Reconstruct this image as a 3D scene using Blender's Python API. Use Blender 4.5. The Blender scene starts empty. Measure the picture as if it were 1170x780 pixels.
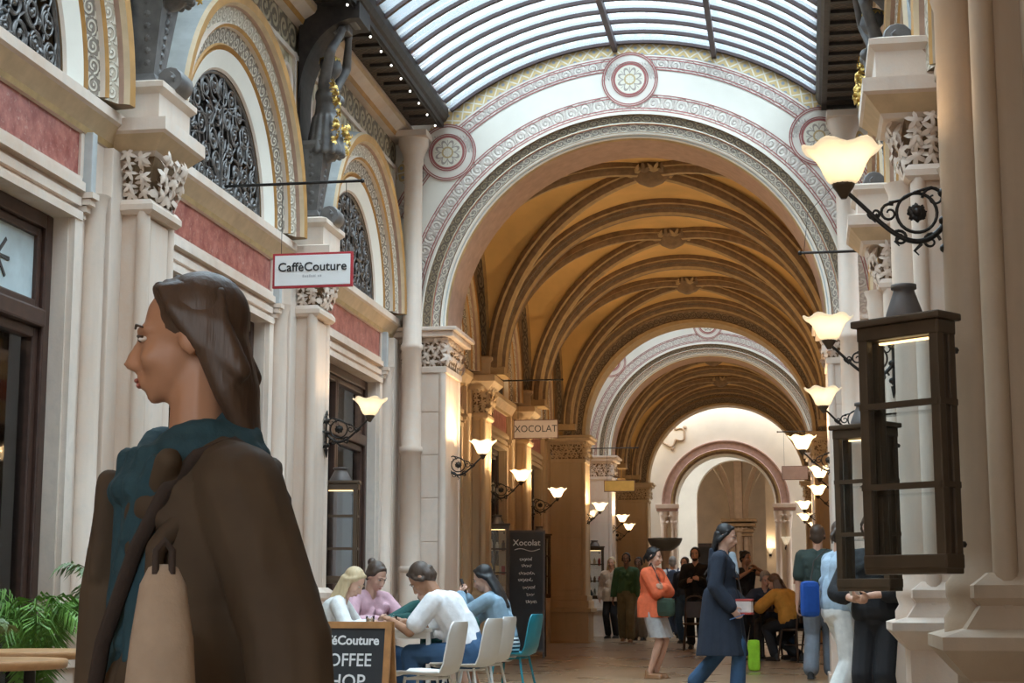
import bpy, bmesh, math, random
from math import sin, cos, pi, sqrt, radians, atan2, hypot
from mathutils import Vector, Matrix, Euler, Quaternion
rnd = random.Random(7)
COL = bpy.context.scene.collection
V = Vector

# ------------------------------------------------------------------ nodes
class X:
    """a shader socket with arithmetic"""
    def __init__(s, nt, sock): s.nt, s.k = nt, sock
    def _m(s, op, *a, clamp=False):
        n = s.nt.nodes.new('ShaderNodeMath'); n.operation = op; n.use_clamp = clamp
        for i, v in enumerate((s,) + a):
            if isinstance(v, X): s.nt.links.new(v.k, n.inputs[i])
            else: n.inputs[i].default_value = v
        return X(s.nt, n.outputs[0])
    def __add__(s, o): return s._m('ADD', o)
    __radd__ = __add__
    def __sub__(s, o): return s._m('SUBTRACT', o)
    def __rsub__(s, o): return (s * -1) + o
    def __mul__(s, o): return s._m('MULTIPLY', o)
    __rmul__ = __mul__
    def __truediv__(s, o): return s._m('DIVIDE', o)
    def sin(s): return s._m('SINE')
    def abs(s): return s._m('ABSOLUTE')
    def fract(s): return s._m('FRACT')
    def sqrt(s): return s._m('SQRT')
    def lt(s, o): return s._m('LESS_THAN', o)
    def gt(s, o): return s._m('GREATER_THAN', o)
    def mx(s, o): return s._m('MAXIMUM', o)
    def mn(s, o): return s._m('MINIMUM', o)
    def sat(s): return s._m('ADD', 0.0, clamp=True)
    def step(s, e, w):       # smooth 1 below e
        return ((s * (-1.0 / w)) + (e / w + 0.5)).sat()

class NT:
    def __init__(s, name):
        s.m = bpy.data.materials.new(name); s.m.use_nodes = True
        s.t = s.m.node_tree; s.t.nodes.clear()
        s.out = s.t.nodes.new('ShaderNodeOutputMaterial')
    def n(s, kind, **kw):
        n = s.t.nodes.new('ShaderNode' + kind)
        for k, v in kw.items():
            if k in n.inputs: s.set(n.inputs[k], v)
            else: setattr(n, k, v)
        return n
    def set(s, inp, v):
        if isinstance(v, X): s.t.links.new(v.k, inp)
        elif hasattr(v, 'is_output'): s.t.links.new(v, inp)
        elif isinstance(v, tuple) and len(v) == 3 and inp.type == 'RGBA': inp.default_value = v + (1,)
        else: inp.default_value = v
    def x(s, sock): return X(s.t, sock)
    def obj(s): return s.n('TexCoord').outputs['Object']
    def xyz(s, sock=None):
        n = s.n('SeparateXYZ'); s.t.links.new(sock or s.obj(), n.inputs[0]); return [s.x(o) for o in n.outputs]
    def uv(s):
        n = s.n('SeparateXYZ'); s.t.links.new(s.n('TexCoord').outputs['UV'], n.inputs[0]); return s.x(n.outputs[0]), s.x(n.outputs[1])
    def noise(s, scale, detail=4, vec=None, rough=.55, stretch=None):
        v = vec or s.obj()
        if stretch:
            mp = s.n('Mapping'); s.t.links.new(v, mp.inputs[0]); mp.inputs['Scale'].default_value = stretch; v = mp.outputs[0]
        n = s.n('TexNoise', Scale=scale, Detail=detail, Roughness=rough); s.t.links.new(v, n.inputs['Vector']); return s.x(n.outputs['Fac'])
    def mix(s, f, a, b):
        n = s.n('Mix', data_type='RGBA'); s.set(n.inputs[0], f)
        s.set(n.inputs[6], a if not isinstance(a, tuple) else a + (1,)); s.set(n.inputs[7], b if not isinstance(b, tuple) else b + (1,)); return n.outputs[2]
    def bump(s, h, strength=.3, dist=.01):
        n = s.n('Bump', Strength=strength, Distance=dist); s.set(n.inputs['Height'], h); return n.outputs[0]
    def bsdf(s, color, rough=.6, metal=0., bump=None, **kw):
        n = s.n('BsdfPrincipled'); s.set(n.inputs['Base Color'], color); s.set(n.inputs['Roughness'], rough); n.inputs['Metallic'].default_value = metal
        for k, v in kw.items(): s.set(n.inputs[k.replace('_', ' ')], v)
        if bump is not None: s.t.links.new(bump, n.inputs['Normal'])
        s.t.links.new(n.outputs[0], s.out.inputs[0]); return n

MATS = {}
def simple(name, col, rough=.6, metal=0., var=.12, scale=6., bump=0., bscale=40., **kw):
    """one colour with gentle mottling and optional grain"""
    if name in MATS: return MATS[name]
    t = NT(name); f = t.noise(scale)
    a = tuple(max(0, c * (1 - var)) for c in col); b = tuple(min(1, c * (1 + var)) for c in col)
    c = t.mix(((f - .3) * 2.5).sat(), a, b)
    bp = t.bump(t.noise(bscale, 3), bump, .01) if bump else None
    t.bsdf(c, rough, metal, bp, **kw); MATS[name] = t.m; return t.m

def stone(name, base, dark, scale=1.2, joints=0.):
    if name in MATS: return MATS[name]
    t = NT(name)
    f = t.noise(scale, 6, stretch=(1, 1, .35)); g = t.noise(14, 5); 
    c = t.mix(((f - .35) * 2.2).sat(), dark, base)
    c = t.mix(((g - .45) * 1.6).sat(), c, tuple(x * .72 for x in base)); g2 = t.noise(3.5, 6, stretch=(1.6, 1.6, .12)); c = t.mix(((g2 - .52) * 3.).sat() * .55, c, tuple(x * .78 for x in dark))
    if joints:
        x, y, z = t.xyz(); j = ((z / joints).fract() - .5).abs().gt(.492)
        c = t.mix(j * .6, c, tuple(x * .55 for x in dark))
    t.bsdf(c, .62, 0, t.bump(t.noise(60, 4), .12, .01)); MATS[name] = t.m; return t.m

def build_materials():
    M = MATS
    stone('stone_cream', (.85, .775, .70), (.62, .47, .365), joints=.0)
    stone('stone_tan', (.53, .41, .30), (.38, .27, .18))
    stone('stone_warm', (.72, .56, .37), (.52, .37, .21))  # cream stone of the vaults with warm lamplight put into its colour
    simple('plaster_white', (.78, .73, .645), .75, var=.05, scale=2, bump=.05)
    simple('plaster_cream', (.74, .64, .50), .75, var=.08, scale=2)
    simple('ochre', (.44, .225, .06), .55, var=.18, scale=5)
    simple('vault_ochre', (.72, .455, .165), .8, var=.14, scale=1.4)
    simple('rib_brown', (.225, .145, .078), .65, var=.25, scale=9, bump=.1)
    simple('rib_edge', (.43, .29, .135), .6, var=.15, scale=9)
    simple('dusky_rose', (.42, .27, .20), .7, var=.12, scale=9)
    simple('line_red', (.36, .11, .10), .7, var=.1)
    simple('pinkstone', (.45, .30, .265), .7, var=.12, scale=9)
    simple('iron', (.035, .032, .03), .42, .75, var=.3, scale=30)
    simple('iron_grille', (.15, .14, .135), .38, .7, var=.3, scale=30)
    simple('dark_beam', (.042, .034, .03), .55, .2, var=.35, scale=12)
    simple('roof_bar', (.07, .045, .045), .5, .3)
    simple('bronze_frame', (.075, .047, .026), .42, .25, var=.2)
    simple('brown_wood', (.058, .028, .02), .42, var=.25, scale=14)
    simple('statue_grey', (.14, .13, .125), .45, .15, var=.35, scale=7)
    simple('gold', (.72, .48, .13), .35, .75, var=.2)
    simple('blue_grey', (.47, .49, .49), .6)
    # red marble
    t = NT('red_marble'); f = t.noise(7, 9, rough=.7); g = t.noise(26, 6, rough=.7)
    c = t.mix(((f - .38) * 4).sat(), (.25, .055, .045), (.47, .17, .13)); c = t.mix(((g - .56) * 6).sat(), c, (.55, .33, .27))
    t.bsdf(c, .38); M['red_marble'] = t.m
    # carved relief (UV): scrolling vine over a darker ground
    def scroll(name, fg, bg, mid, period=.13):
        t = NT(name); u, v = t.uv(); w = u / period
        cx_ = w.fract() - .5; cy_ = v - .5; par = (w._m('FLOOR') * .5).fract().gt(.25) * 2 - 1
        d = (cx_ * cx_ + cy_ * cy_).sqrt(); ang = (cy_ * par)._m('ARCTAN2', cx_ * par) / 6.2832 + .5
        spi = (d - (ang * .24 + .17)).abs().step(.07, .05)
        leafy = (d - .52 - ((ang * 50).sin() * .05)).step(.0, .04); corner = (1 - leafy)
        a2 = spi.mx(d.step(.10, .04)).mx(corner * .9)
        nz = t.noise(25, 3)
        c = t.mix(a2, bg, fg); c = t.mix((nz * .5).sat(), c, mid)
        t.bsdf(c, .6, 0, t.bump(a2, .9, .02)); M[name] = t.m
    scroll('carved_scroll', (.70, .62, .51), (.17, .135, .11), (.44, .36, .27))
    scroll('carved_scroll_dark', (.33, .25, .15), (.11, .08, .055), (.22, .15, .09), .12)
    scroll('carved_pale', (.78, .71, .60), (.47, .39, .29), (.66, .57, .46), .12)
    scroll('painted_vine', (.23, .19, .17), (.66, .58, .47), (.66, .57, .46), .11)
    scroll('painted_band', (.73, .66, .58), (.53, .44, .39), (.70, .62, .55), .17)
    scroll('frieze_relief', (.56, .46, .31), (.13, .10, .07), (.34, .26, .16), .3)
    # foliage relief for spandrels (object coords)
    t = NT('foliage_relief'); vn = t.n('TexVoronoi', Scale=9., feature='SMOOTH_F1'); t.t.links.new(t.obj(), vn.inputs['Vector'])
    wv = t.n('TexWave', Scale=3.2, Distortion=9., Detail=2.); t.t.links.new(t.obj(), wv.inputs['Vector'])
    h = t.x(wv.outputs['Fac']) * .6 + t.x(vn.outputs['Distance'])
    c = t.mix(((h - .45) * 2.5).sat(), (.27, .21, .12), (.62, .53, .37)); t.bsdf(c, .6, 0, t.bump(h, .9, .03)); M['foliage_relief'] = t.m
    # diaper pattern (UV in metres)
    def diaper(name, s, c1, c2, c3):
        t = NT(name); u, v = t.uv(); a = ((u + v) / s).fract() - .5; b = ((u - v) / s).fract() - .5
        ln = a.abs().mx(b.abs()); grid = ln.gt(.43); dot = (a * a + b * b).sqrt().lt(.17)
        c = t.mix(grid, c1, c2); c = t.mix(dot, c, c3); t.bsdf(c, .7); M[name] = t.m
    diaper('diaper', .17, (.60, .43, .20), (.72, .66, .56), (.30, .33, .38))
    diaper('beam_coffer', .12, (.05, .036, .028), (.12, .085, .06), (.085, .055, .03))
    diaper('vault_stencil', .13, (.60, .37, .13), (.45, .25, .09), (.27, .12, .06))
    # medallion face: polar lattice (UV centred, radius 1)
    t = NT('medallion'); u, v = t.uv(); r = (u * u + v * v).sqrt(); ang = v._m('ARCTAN2', u)
    pet = (r - ((ang * 4).sin().abs() * .35 + .35)).abs().lt(.07); pet2 = ((ang * 4).sin().abs().lt(.10)) * r.lt(.75)
    ring = (r - .93).abs().lt(.045)
    c = t.mix(pet.mx(pet2), (.73, .67, .56), (.36, .30, .26)); c = t.mix((r - .3).abs().lt(.05), c, (.50, .36, .18)); c = t.mix(ring, c, (.36, .12, .11))
    t.bsdf(c, .7); M['medallion'] = t.m
    # floor
    t = NT('floor_stone'); x, y, z = t.xyz()
    a = (x / 1.15).fract(); b = (y / 1.15).fract()
    j = ((a - .5).abs().gt(.494)).mx((b - .5).abs().gt(.494))
    ch = ((x / 1.15)._m('FLOOR') + (y / 1.15)._m('FLOOR')) / 2
    chk = ch.fract().gt(.25)
    f = t.noise(1.1, 5)
    c = t.mix(((f - .3) * 2).sat(), (.24, .165, .105), (.34, .24, .155)); c = t.mix(chk * .3, c, (.36, .26, .17)); c = t.mix(j * .5, c, (.14, .095, .065))
    t.bsdf(c, (f * .25 + .17), 0, t.bump(t.noise(9, 4), .03, .02)); M['floor_stone'] = t.m
    # glass: clear sheet with a fresnel reflection
    def glass(name, tint, refl=.12, frost=0., frost_col=(.9, .95, 1)):
        t = NT(name); tr = t.n('BsdfTransparent', Color=tint); gl = t.n('BsdfGlossy', Roughness=.03, Color=(.95, .97, 1.))
        fr = t.n('LayerWeight', Blend=.12); mx = t.n('MixShader')
        fac = (t.x(fr.outputs['Fresnel']) * 1.0 + refl * .4).sat()
        t.set(mx.inputs[0], fac); t.t.links.new(tr.outputs[0], mx.inputs[1]); t.t.links.new(gl.outputs[0], mx.inputs[2]); o = mx.outputs[0]
        if frost:
            tl = t.n('BsdfTranslucent', Color=frost_col); m2 = t.n('MixShader', Fac=frost); t.t.links.new(o, m2.inputs[1]); t.t.links.new(tl.outputs[0], m2.inputs[2]); o = m2.outputs[0]
        t.t.links.new(o, t.out.inputs[0]); M[name] = t.m
    glass('glass', (.95, .965, .965), .02); glass('shop_glass', (.80, .86, .88), .25)
    glass('roof_glass', (.76, .89, .96), .04, .16, (.74, .90, 1.))
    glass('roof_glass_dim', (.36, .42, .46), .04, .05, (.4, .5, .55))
    # frosted lamp bowl, lit from inside by its bulb
    t = NT('lamp_bowl'); tl = t.n('BsdfTranslucent', Color=(.40, .37, .31)); df = t.n('BsdfDiffuse', Color=(.5, .46, .40)); mx = t.n('MixShader', Fac=.35)
    t.t.links.new(tl.outputs[0], mx.inputs[1]); t.t.links.new(df.outputs[0], mx.inputs[2]); ts = t.n('BsdfTransparent', Color=(1., .95, .85)); m2 = t.n('MixShader', Fac=.18)
    em = t.n('Emission', Color=(1., .84, .62), Strength=.26); ad = t.n('AddShader')
    t.t.links.new(mx.outputs[0], m2.inputs[1]); t.t.links.new(ts.outputs[0], m2.inputs[2]); t.t.links.new(m2.outputs[0], ad.inputs[0]); t.t.links.new(em.outputs[0], ad.inputs[1]); t.t.links.new(ad.outputs[0], t.out.inputs[0]); M['lamp_bowl'] = t.m
    def emis(name, col, st):
        t = NT(name); e = t.n('Emission', Color=col, Strength=st); t.t.links.new(e.outputs[0], t.out.inputs[0]); M[name] = t.m
    emis('bulb', (1., .72, .40), 5.); emis('bulb_white', (1., .97, .9), 3.); emis('warm_strip', (1., .68, .30), 3.)
# ------------------------------------------------------------------ mesh builder
class MB:
    def __init__(s): s.v, s.f, s.mi, s.uv, s.mats, s.sm = [], [], [], [], [], []
    def m(s, name):
        if name not in s.mats: s.mats.append(name)
        return s.mats.index(name)
    def face(s, idx, mat=0, uv=None, smooth=False):
        s.f.append(tuple(idx)); s.mi.append(mat); s.uv.append(uv); s.sm.append(smooth)
    def add(s, pts): b = len(s.v); s.v += [tuple(p) for p in pts]; return b
    def poly(s, pts, mat, uv=None): b = s.add(pts); s.face(range(b, b + len(pts)), s.m(mat), uv)
    def box(s, x0, x1, y0, y1, z0, z1, mat, bev=0.):
        if bev:
            bev = min(bev, (x1 - x0) * .45, (y1 - y0) * .45, (z1 - z0) * .45)
        k = s.m(mat)
        if not bev:
            b = s.add([(x, y, z) for x in (x0, x1) for y in (y0, y1) for z in (z0, z1)])
            for q in ((0, 1, 3, 2), (4, 6, 7, 5), (0, 4, 5, 1), (2, 3, 7, 6), (0, 2, 6, 4), (1, 5, 7, 3)): s.face([b + i for i in q], k)
            return
        bm = bmesh.new(); bmesh.ops.create_cube(bm, size=1)
        for v in bm.verts: v.co = ((x0 + x1) / 2 + v.co.x * (x1 - x0), (y0 + y1) / 2 + v.co.y * (y1 - y0), (z0 + z1) / 2 + v.co.z * (z1 - z0))
        bmesh.ops.bevel(bm, geom=bm.edges[:], offset=bev, segments=2, affect='EDGES', profile=.6)
        s.bm(bm, k); bm.free()
    def bm(s, bm, k, smooth=False):
        bm.verts.index_update(); b = s.add([v.co for v in bm.verts])
        for f in bm.faces: s.face([b + v.index for v in f.verts], k, None, smooth)
    def obb(s, c, ax, ay, az, mat):
        """box at c with half-axis vectors"""
        c, ax, ay, az = map(V, (c, ax, ay, az)); k = s.m(mat)
        b = s.add([c + ax * i + ay * j + az * l for i in (-1, 1) for j in (-1, 1) for l in (-1, 1)])
        for q in ((0, 1, 3, 2), (4, 6, 7, 5), (0, 4, 5, 1), (2, 3, 7, 6), (0, 2, 6, 4), (1, 5, 7, 3)): s.face([b + i for i in q], k)
    def grid(s, rows, mats, closed=False, uvs=None, smooth=True, flip=False):
        """rows: list of equal-length point lists; mats: name or per-column list"""
        n = len(rows[0]); b = s.add([p for r in rows for p in r])
        ks = [s.m(mats)] * n if isinstance(mats, str) else [s.m(x) for x in mats]
        for i in range(len(rows) - 1):
            for j in range(n if closed else n - 1):
                j2 = (j + 1) % n; q = [b + i * n + j, b + i * n + j2, b + (i + 1) * n + j2, b + (i + 1) * n + j]
                uv = None
                if uvs: uv = [uvs[i][j], uvs[i][j + 1], uvs[i + 1][j + 1], uvs[i + 1][j]]
                if flip: q.reverse(); uv = uv and uv[::-1]
                s.face(q, ks[j % len(ks)], uv, smooth)
    def lathe(s, prof, mat, c=(0, 0, 0), seg=20, a0=0., a1=2 * pi, axis='z', smooth=True, cap=True, wob=None):
        full = abs(a1 - a0 - 2 * pi) < 1e-6; n = seg if full else seg + 1; rows = []
        for r, h in prof:
            row = []
            for j in range(n):
                a = a0 + (a1 - a0) * j / seg; rr = r * (wob(a, h) if wob else 1); p = (rr * cos(a), rr * sin(a), h)
                if axis == 'x': p = (h, rr * cos(a), rr * sin(a))
                if axis == 'y': p = (rr * cos(a), h, rr * sin(a))
                row.append((c[0] + p[0], c[1] + p[1], c[2] + p[2]))
            rows.append(row)
        s.grid(rows, mat, full, None, smooth)
        if cap and full:
            k = s.m(mat)
            for row, rv in ((rows[0], 1), (rows[-1], 0)):
                b = s.add(row); q = list(range(b, b + n)); s.face(q[::-1] if rv else q, k)
    def tube(s, pts, r, mat, seg=8, cap=True, closed=False, flat=1.):
        pts = [V(p) for p in pts]; rs = r if isinstance(r, (list, tuple)) else [r] * len(pts); rows = []
        up = None
        for i, p in enumerate(pts):
            a = pts[i - 1] if (i or closed) else p; b_ = pts[(i + 1) % len(pts)] if (i < len(pts) - 1 or closed) else p
            t = (b_ - a); t = t.normalized() if t.length > 1e-9 else V((0, 0, 1))
            if up is None: up = V((0, 0, 1)) if abs(t.z) < .9 else V((1, 0, 0))
            x = t.cross(up); 
            if x.length < 1e-6: x = t.orthogonal()
            x.normalize(); y = x.cross(t).normalized(); up = y
            rows.append([p + x * cos(2 * pi * j / seg) * rs[i] + y * sin(2 * pi * j / seg) * rs[i] * flat for j in range(seg)])
        if closed: rows.append(rows[0])
        s.grid(rows, mat, True)
        if cap and not closed:
            k = s.m(mat)
            for row, rv in ((rows[0], 1), (rows[-1], 0)):
                b = s.add(row); q = list(range(b, b + seg)); s.face(q[::-1] if rv else q, k)
    def ell(s, c, r, mat, seg=14, rings=9, rot=None):
        r = (r, r, r) if isinstance(r, (int, float)) else r; rows = []
        for i in range(rings + 1):
            t = pi * i / rings; row = []
            for j in range(seg):
                p = V((r[0] * max(sin(t), 1e-3) * cos(2 * pi * j / seg), r[1] * max(sin(t), 1e-3) * sin(2 * pi * j / seg), -r[2] * cos(t)))
                if rot is not None: p = rot @ p
                row.append(p + V(c))
            rows.append(row)
        s.grid(rows, mat, True)
        k = s.m(mat)
        for row, rv in ((rows[0], 1), (rows[-1], 0)):
            b = s.add(row); q = list(range(b, b + seg)); s.face(q[::-1] if rv else q, k)
    def cap(s, p0, p1, r0, r1, mat='x', seg=10):
        """tapered capsule with round ends"""
        p0, p1 = V(p0), V(p1); t = p1 - p0; L = t.length; t = t.normalized() if L > 1e-6 else V((0, 0, 1))
        x = t.orthogonal().normalized(); y = t.cross(x); rows = []
        for a in (-85, -55, -25, 0): rows.append((p0 + t * r0 * sin(radians(a)), r0 * cos(radians(a))))
        for a in (0, 25, 55, 85): rows.append((p1 + t * r1 * sin(radians(a)), r1 * cos(radians(a))))
        R = [[c + x * rr * cos(2 * pi * j / seg) + y * rr * sin(2 * pi * j / seg) for j in range(seg)] for c, rr in rows]
        s.grid(R, mat, True); k = s.m(mat)
        for row, rv in ((R[0], 1), (R[-1], 0)):
            b = s.add(row); q = list(range(b, b + seg)); s.face(q[::-1] if rv else q, k)
    def sweep(s, prof, frame, us, mats, cap=True, smooth=False):
        """profile [(a,b)] carried along frames frame(u,a,b)->point; mats one per profile segment; UV u=u, v 0..1 over each segment"""
        rows = [[frame(u, a, b) for a, b in prof] for u in us]
        n = len(prof); ks = [s.m(x) for x in mats]
        for j in range(n - 1):
            b0 = s.add([p for r in rows for p in (r[j], r[j + 1])])
            for i in range(len(us) - 1):
                q = [b0 + 2 * i, b0 + 2 * i + 1, b0 + 2 * i + 3, b0 + 2 * i + 2]
                s.face(q, ks[j % len(ks)], [(us[i], 0), (us[i], 1), (us[i + 1], 1), (us[i + 1], 0)], smooth)
        if cap:
            for r in (rows[0], rows[-1]): b = s.add(r); s.face(range(b, b + n), ks[0])
    def obj(s, name, parent=None, loc=None, rot=None, smooth=None, recalc=False, M=None):
        me = bpy.data.meshes.new(name); me.from_pydata(s.v, [], s.f)
        for k in s.mats: me.materials.append(MATS[k])
        me.polygons.foreach_set('material_index', s.mi)
        me.polygons.foreach_set('use_smooth', s.sm if smooth is None else [smooth] * len(s.f))
        if any(u is not None for u in s.uv):
            L = me.uv_layers.new(name='UVMap'); i = 0; d = L.data
            for f, u in zip(s.f, s.uv):
                for k in range(len(f)):
                    if u is not None: d[i].uv = u[k]
                    i += 1
        if recalc:
            bm = bmesh.new(); bm.from_mesh(me); bmesh.ops.recalc_face_normals(bm, faces=bm.faces[:]); bm.to_mesh(me); bm.free()
        me.update(); o = bpy.data.objects.new(name, me); COL.objects.link(o)
        if parent: o.parent = parent
        if loc: o.location = loc
        if rot: o.rotation_euler = rot
        if M is not None: o.matrix_local = M
        return o

def empty(name, loc=(0, 0, 0), rotz=0.):
    o = bpy.data.objects.new(name, None); COL.objects.link(o); o.location = loc; o.rotation_euler = (0, 0, rotz); o.empty_display_size = .1; return o
def tag(o, label=None, cat=None, group=None, kind=None):
    if label: o['label'] = label
    if cat: o['category'] = cat
    if group: o['group'] = group
    if kind: o['kind'] = kind
    return o
CNT = {}
def nm(base):
    CNT[base] = CNT.get(base, 0) + 1; return '%s_%d' % (base, CNT[base])
def copy_tree(o, parent=None):
    c = o.copy(); COL.objects.link(c)
    if parent: c.parent = parent
    for ch in o.children: copy_tree(ch, c)
    return c
# ------------------------------------------------------------------ the place: camera frame, walls, floor
FPX = 1900.; HOR = 683.; VPX = 905.; CAMZ = 1.0
PITCH = math.atan((HOR - 390) / FPX); YAW = math.atan((VPX - 585) / FPX / sqrt(1 + ((HOR - 390) / FPX) ** 2))
ANG_L = radians(.445); ANG_R = radians(-.50)     # the two side walls are not quite parallel
XL, XR = 4.6, 1.03
tL = V((-sin(ANG_L), cos(ANG_L), 0)); nL = V((cos(ANG_L), sin(ANG_L), 0))
tR = V((-sin(ANG_R), cos(ANG_R), 0)); nR = V((-cos(ANG_R), -sin(ANG_R), 0))
def PL(s, n=0., z=0.): return tL * s + nL * (n - XL) + V((0, 0, z))
def PR(s, n=0., z=0.): return tR * s + nR * (n - XR) + V((0, 0, z))
def fz(y): return -.05 + .005 * y           # the floor climbs very slightly
def onL(o, s, n=0., z=0.): o.location = PL(s, n, z); o.rotation_euler = (0, 0, ANG_L); return o
def onR(o, s, n=0., z=0.): o.location = PR(s, n, z); o.rotation_euler = (0, 0, pi + ANG_R); return o
def on(side, o, s, n=0., z=0.): return (onL if side == 'L' else onR)(o, s, n, z)
def fl(x, y): return V((x, y, fz(y)))
SKY_H = .32; SKY_Z = 8.4; SKY_B = 1.7; EXPO = 0.22
build_materials()
P = 4.33; HP = P / 2; ZS = 4.37; ZC = 4.25; CX = -1.80
def us(a, b, n): return [a + (b - a) * i / n for i in range(n + 1)]
def rectloft(mb, secs, mats, n0=0.):
    """stack of half-width/front/z rectangles against a wall at x=n0"""
    rows = [[(n0, -w, z), (f, -w, z), (f, w, z), (n0, w, z)] for w, f, z in secs]
    for i in range(len(rows) - 1):
        k = mats if isinstance(mats, str) else mats[i]
        for j in range(3): mb.poly([rows[i][j], rows[i][j + 1], rows[i + 1][j + 1], rows[i + 1][j]], k)
    mb.poly(rows[-1], mats if isinstance(mats, str) else mats[-1]); mb.poly(rows[0][::-1], mats if isinstance(mats, str) else mats[0])
def leaf(mb, c, nrm, size, roll, mat, lobes=5, dome=.45, cut=.32):
    nrm = V(nrm).normalized(); x = nrm.orthogonal().normalized(); y = nrm.cross(x); k = mb.m(mat)
    pts = []; n = lobes * 4
    for i in range(n):
        a = 2 * pi * i / n + roll; r = size * (1 - cut + cut * cos(lobes * 2 * pi * i / n)); 
        pts.append(V(c) + x * r * cos(a) + y * r * sin(a) - nrm * size * dome * (r / size) ** 2)
    b = mb.add(pts); cidx = mb.add([V(c) + nrm * size * .18])
    for i in range(n): mb.face((b + i, b + (i + 1) % n, cidx), k, None, True)
# ---------- shared meshes: pier with capital
def pier_mesh(col=False, mat='stone_cream'):
    mb = MB()
    mb.box(-.3, .26, -.24, .24, -.25, 3.70, mat)
    for s in (-1, 1): mb.lathe([(.05, .9), (.05, 3.68)], mat, (.255, s * .235, 0), 10, cap=False)
    mb.box(.255, .285, -.17, .17, 1.1, 3.64, mat, .01)
    if col:
        mb.lathe([(.15, .86), (.15, .92), (.125, .96), (.14, 1.01), (.14, 1.06), (.105, 1.11), (.10, 1.2), (.095, 3.5), (.11, 3.55), (.10, 3.62), (.13, 3.7)], mat, (.33, 0, 0), 18)
    rectloft(mb, [(.27, .31, 3.66), (.29, .34, 3.69), (.29, .34, 3.73), (.26, .31, 3.77)], mat)
    return mb
def base_mesh(mat='stone_cream'):
    mb = MB()
    rectloft(mb, [(.33, .44, -.3), (.33, .44, .14), (.30, .41, .18), (.30, .41, .68), (.33, .44, .71), (.40, .51, .79), (.41, .52, .80), (.41, .52, .85), (.30, .42, .88), (.28, .36, .97), (.30, .385, 1.0), (.30, .385, 1.05), (.25, .32, 1.10)], mat)
    return mb
def capital_mesh(mat='stone_cream', seed=3, w=.23, n=.30, z0=3.77, z1=4.10):
    mb = MB(); r = random.Random(seed)
    rectloft(mb, [(w - .02, n - .01, z0), (w - .03, n - .02, z0 + .12), (w + .02, n + .03, z1)], 'rib_brown')  # dark core: deep shade between the leaves put into its colour
    for row in range(5):
        z = z0 + .05 + row * (z1 - z0 - .07) / 4.3
        for j in range(5):
            y = -w + 2 * w * (j + .5 * (row % 2) + .25) / 5.2
            leaf(mb, (n + .035 + .02 * row + r.uniform(-.01, .02), y + r.uniform(-.02, .02), z), (1, r.uniform(-.5, .5), r.uniform(-.3, .4)), r.uniform(.055, .085), r.uniform(0, 6), mat, r.choice((3, 5, 4)), .4, .26)
        for s in (-1, 1):
            for j in range(3):
                leaf(mb, (.06 + j * .1, s * (w + .025 + .02 * row), z + r.uniform(-.02, .02)), (r.uniform(-.4, .4), s, r.uniform(-.3, .4)), r.uniform(.055, .08), r.uniform(0, 6), mat, 5)
    return mb
def abacus_mesh(mat='stone_cream', e=0.):
    mb = MB()
    rectloft(mb, [(w_, f_ + e, z_) for w_, f_, z_ in [(.27, .33, 4.08), (.29, .35, 4.11), (.39, .44, 4.21), (.41, .46, 4.23), (.41, .46, 4.32), (.31, .37, 4.35), (.31, .37, 4.52), (.35, .41, 4.56), (.35, .41, 4.60), (.28, .34, 4.63)]],
             [mat, 'ochre_stone', mat, mat, mat, mat, mat, mat, mat])
    return mb
simple('ochre_stone', (.58, .43, .27), .65, var=.12)
PIER = {}
def pier(side, s, col, mat, statue=False):
    key = (col, mat)
    if key not in PIER:
        a = pier_mesh(col, mat).obj('trim_0'); b = base_mesh(mat).obj('pier_base', a); c = capital_mesh(mat).obj('capital', a); d = abacus_mesh(mat, .13 if col else 0).obj('abacus', a)
        PIER[key] = (a, True)
        o = a
    else: o = copy_tree(PIER[key][0])
    o.name = nm('trim'); tag(o, kind='structure'); on(side, o, s); return o

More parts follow.
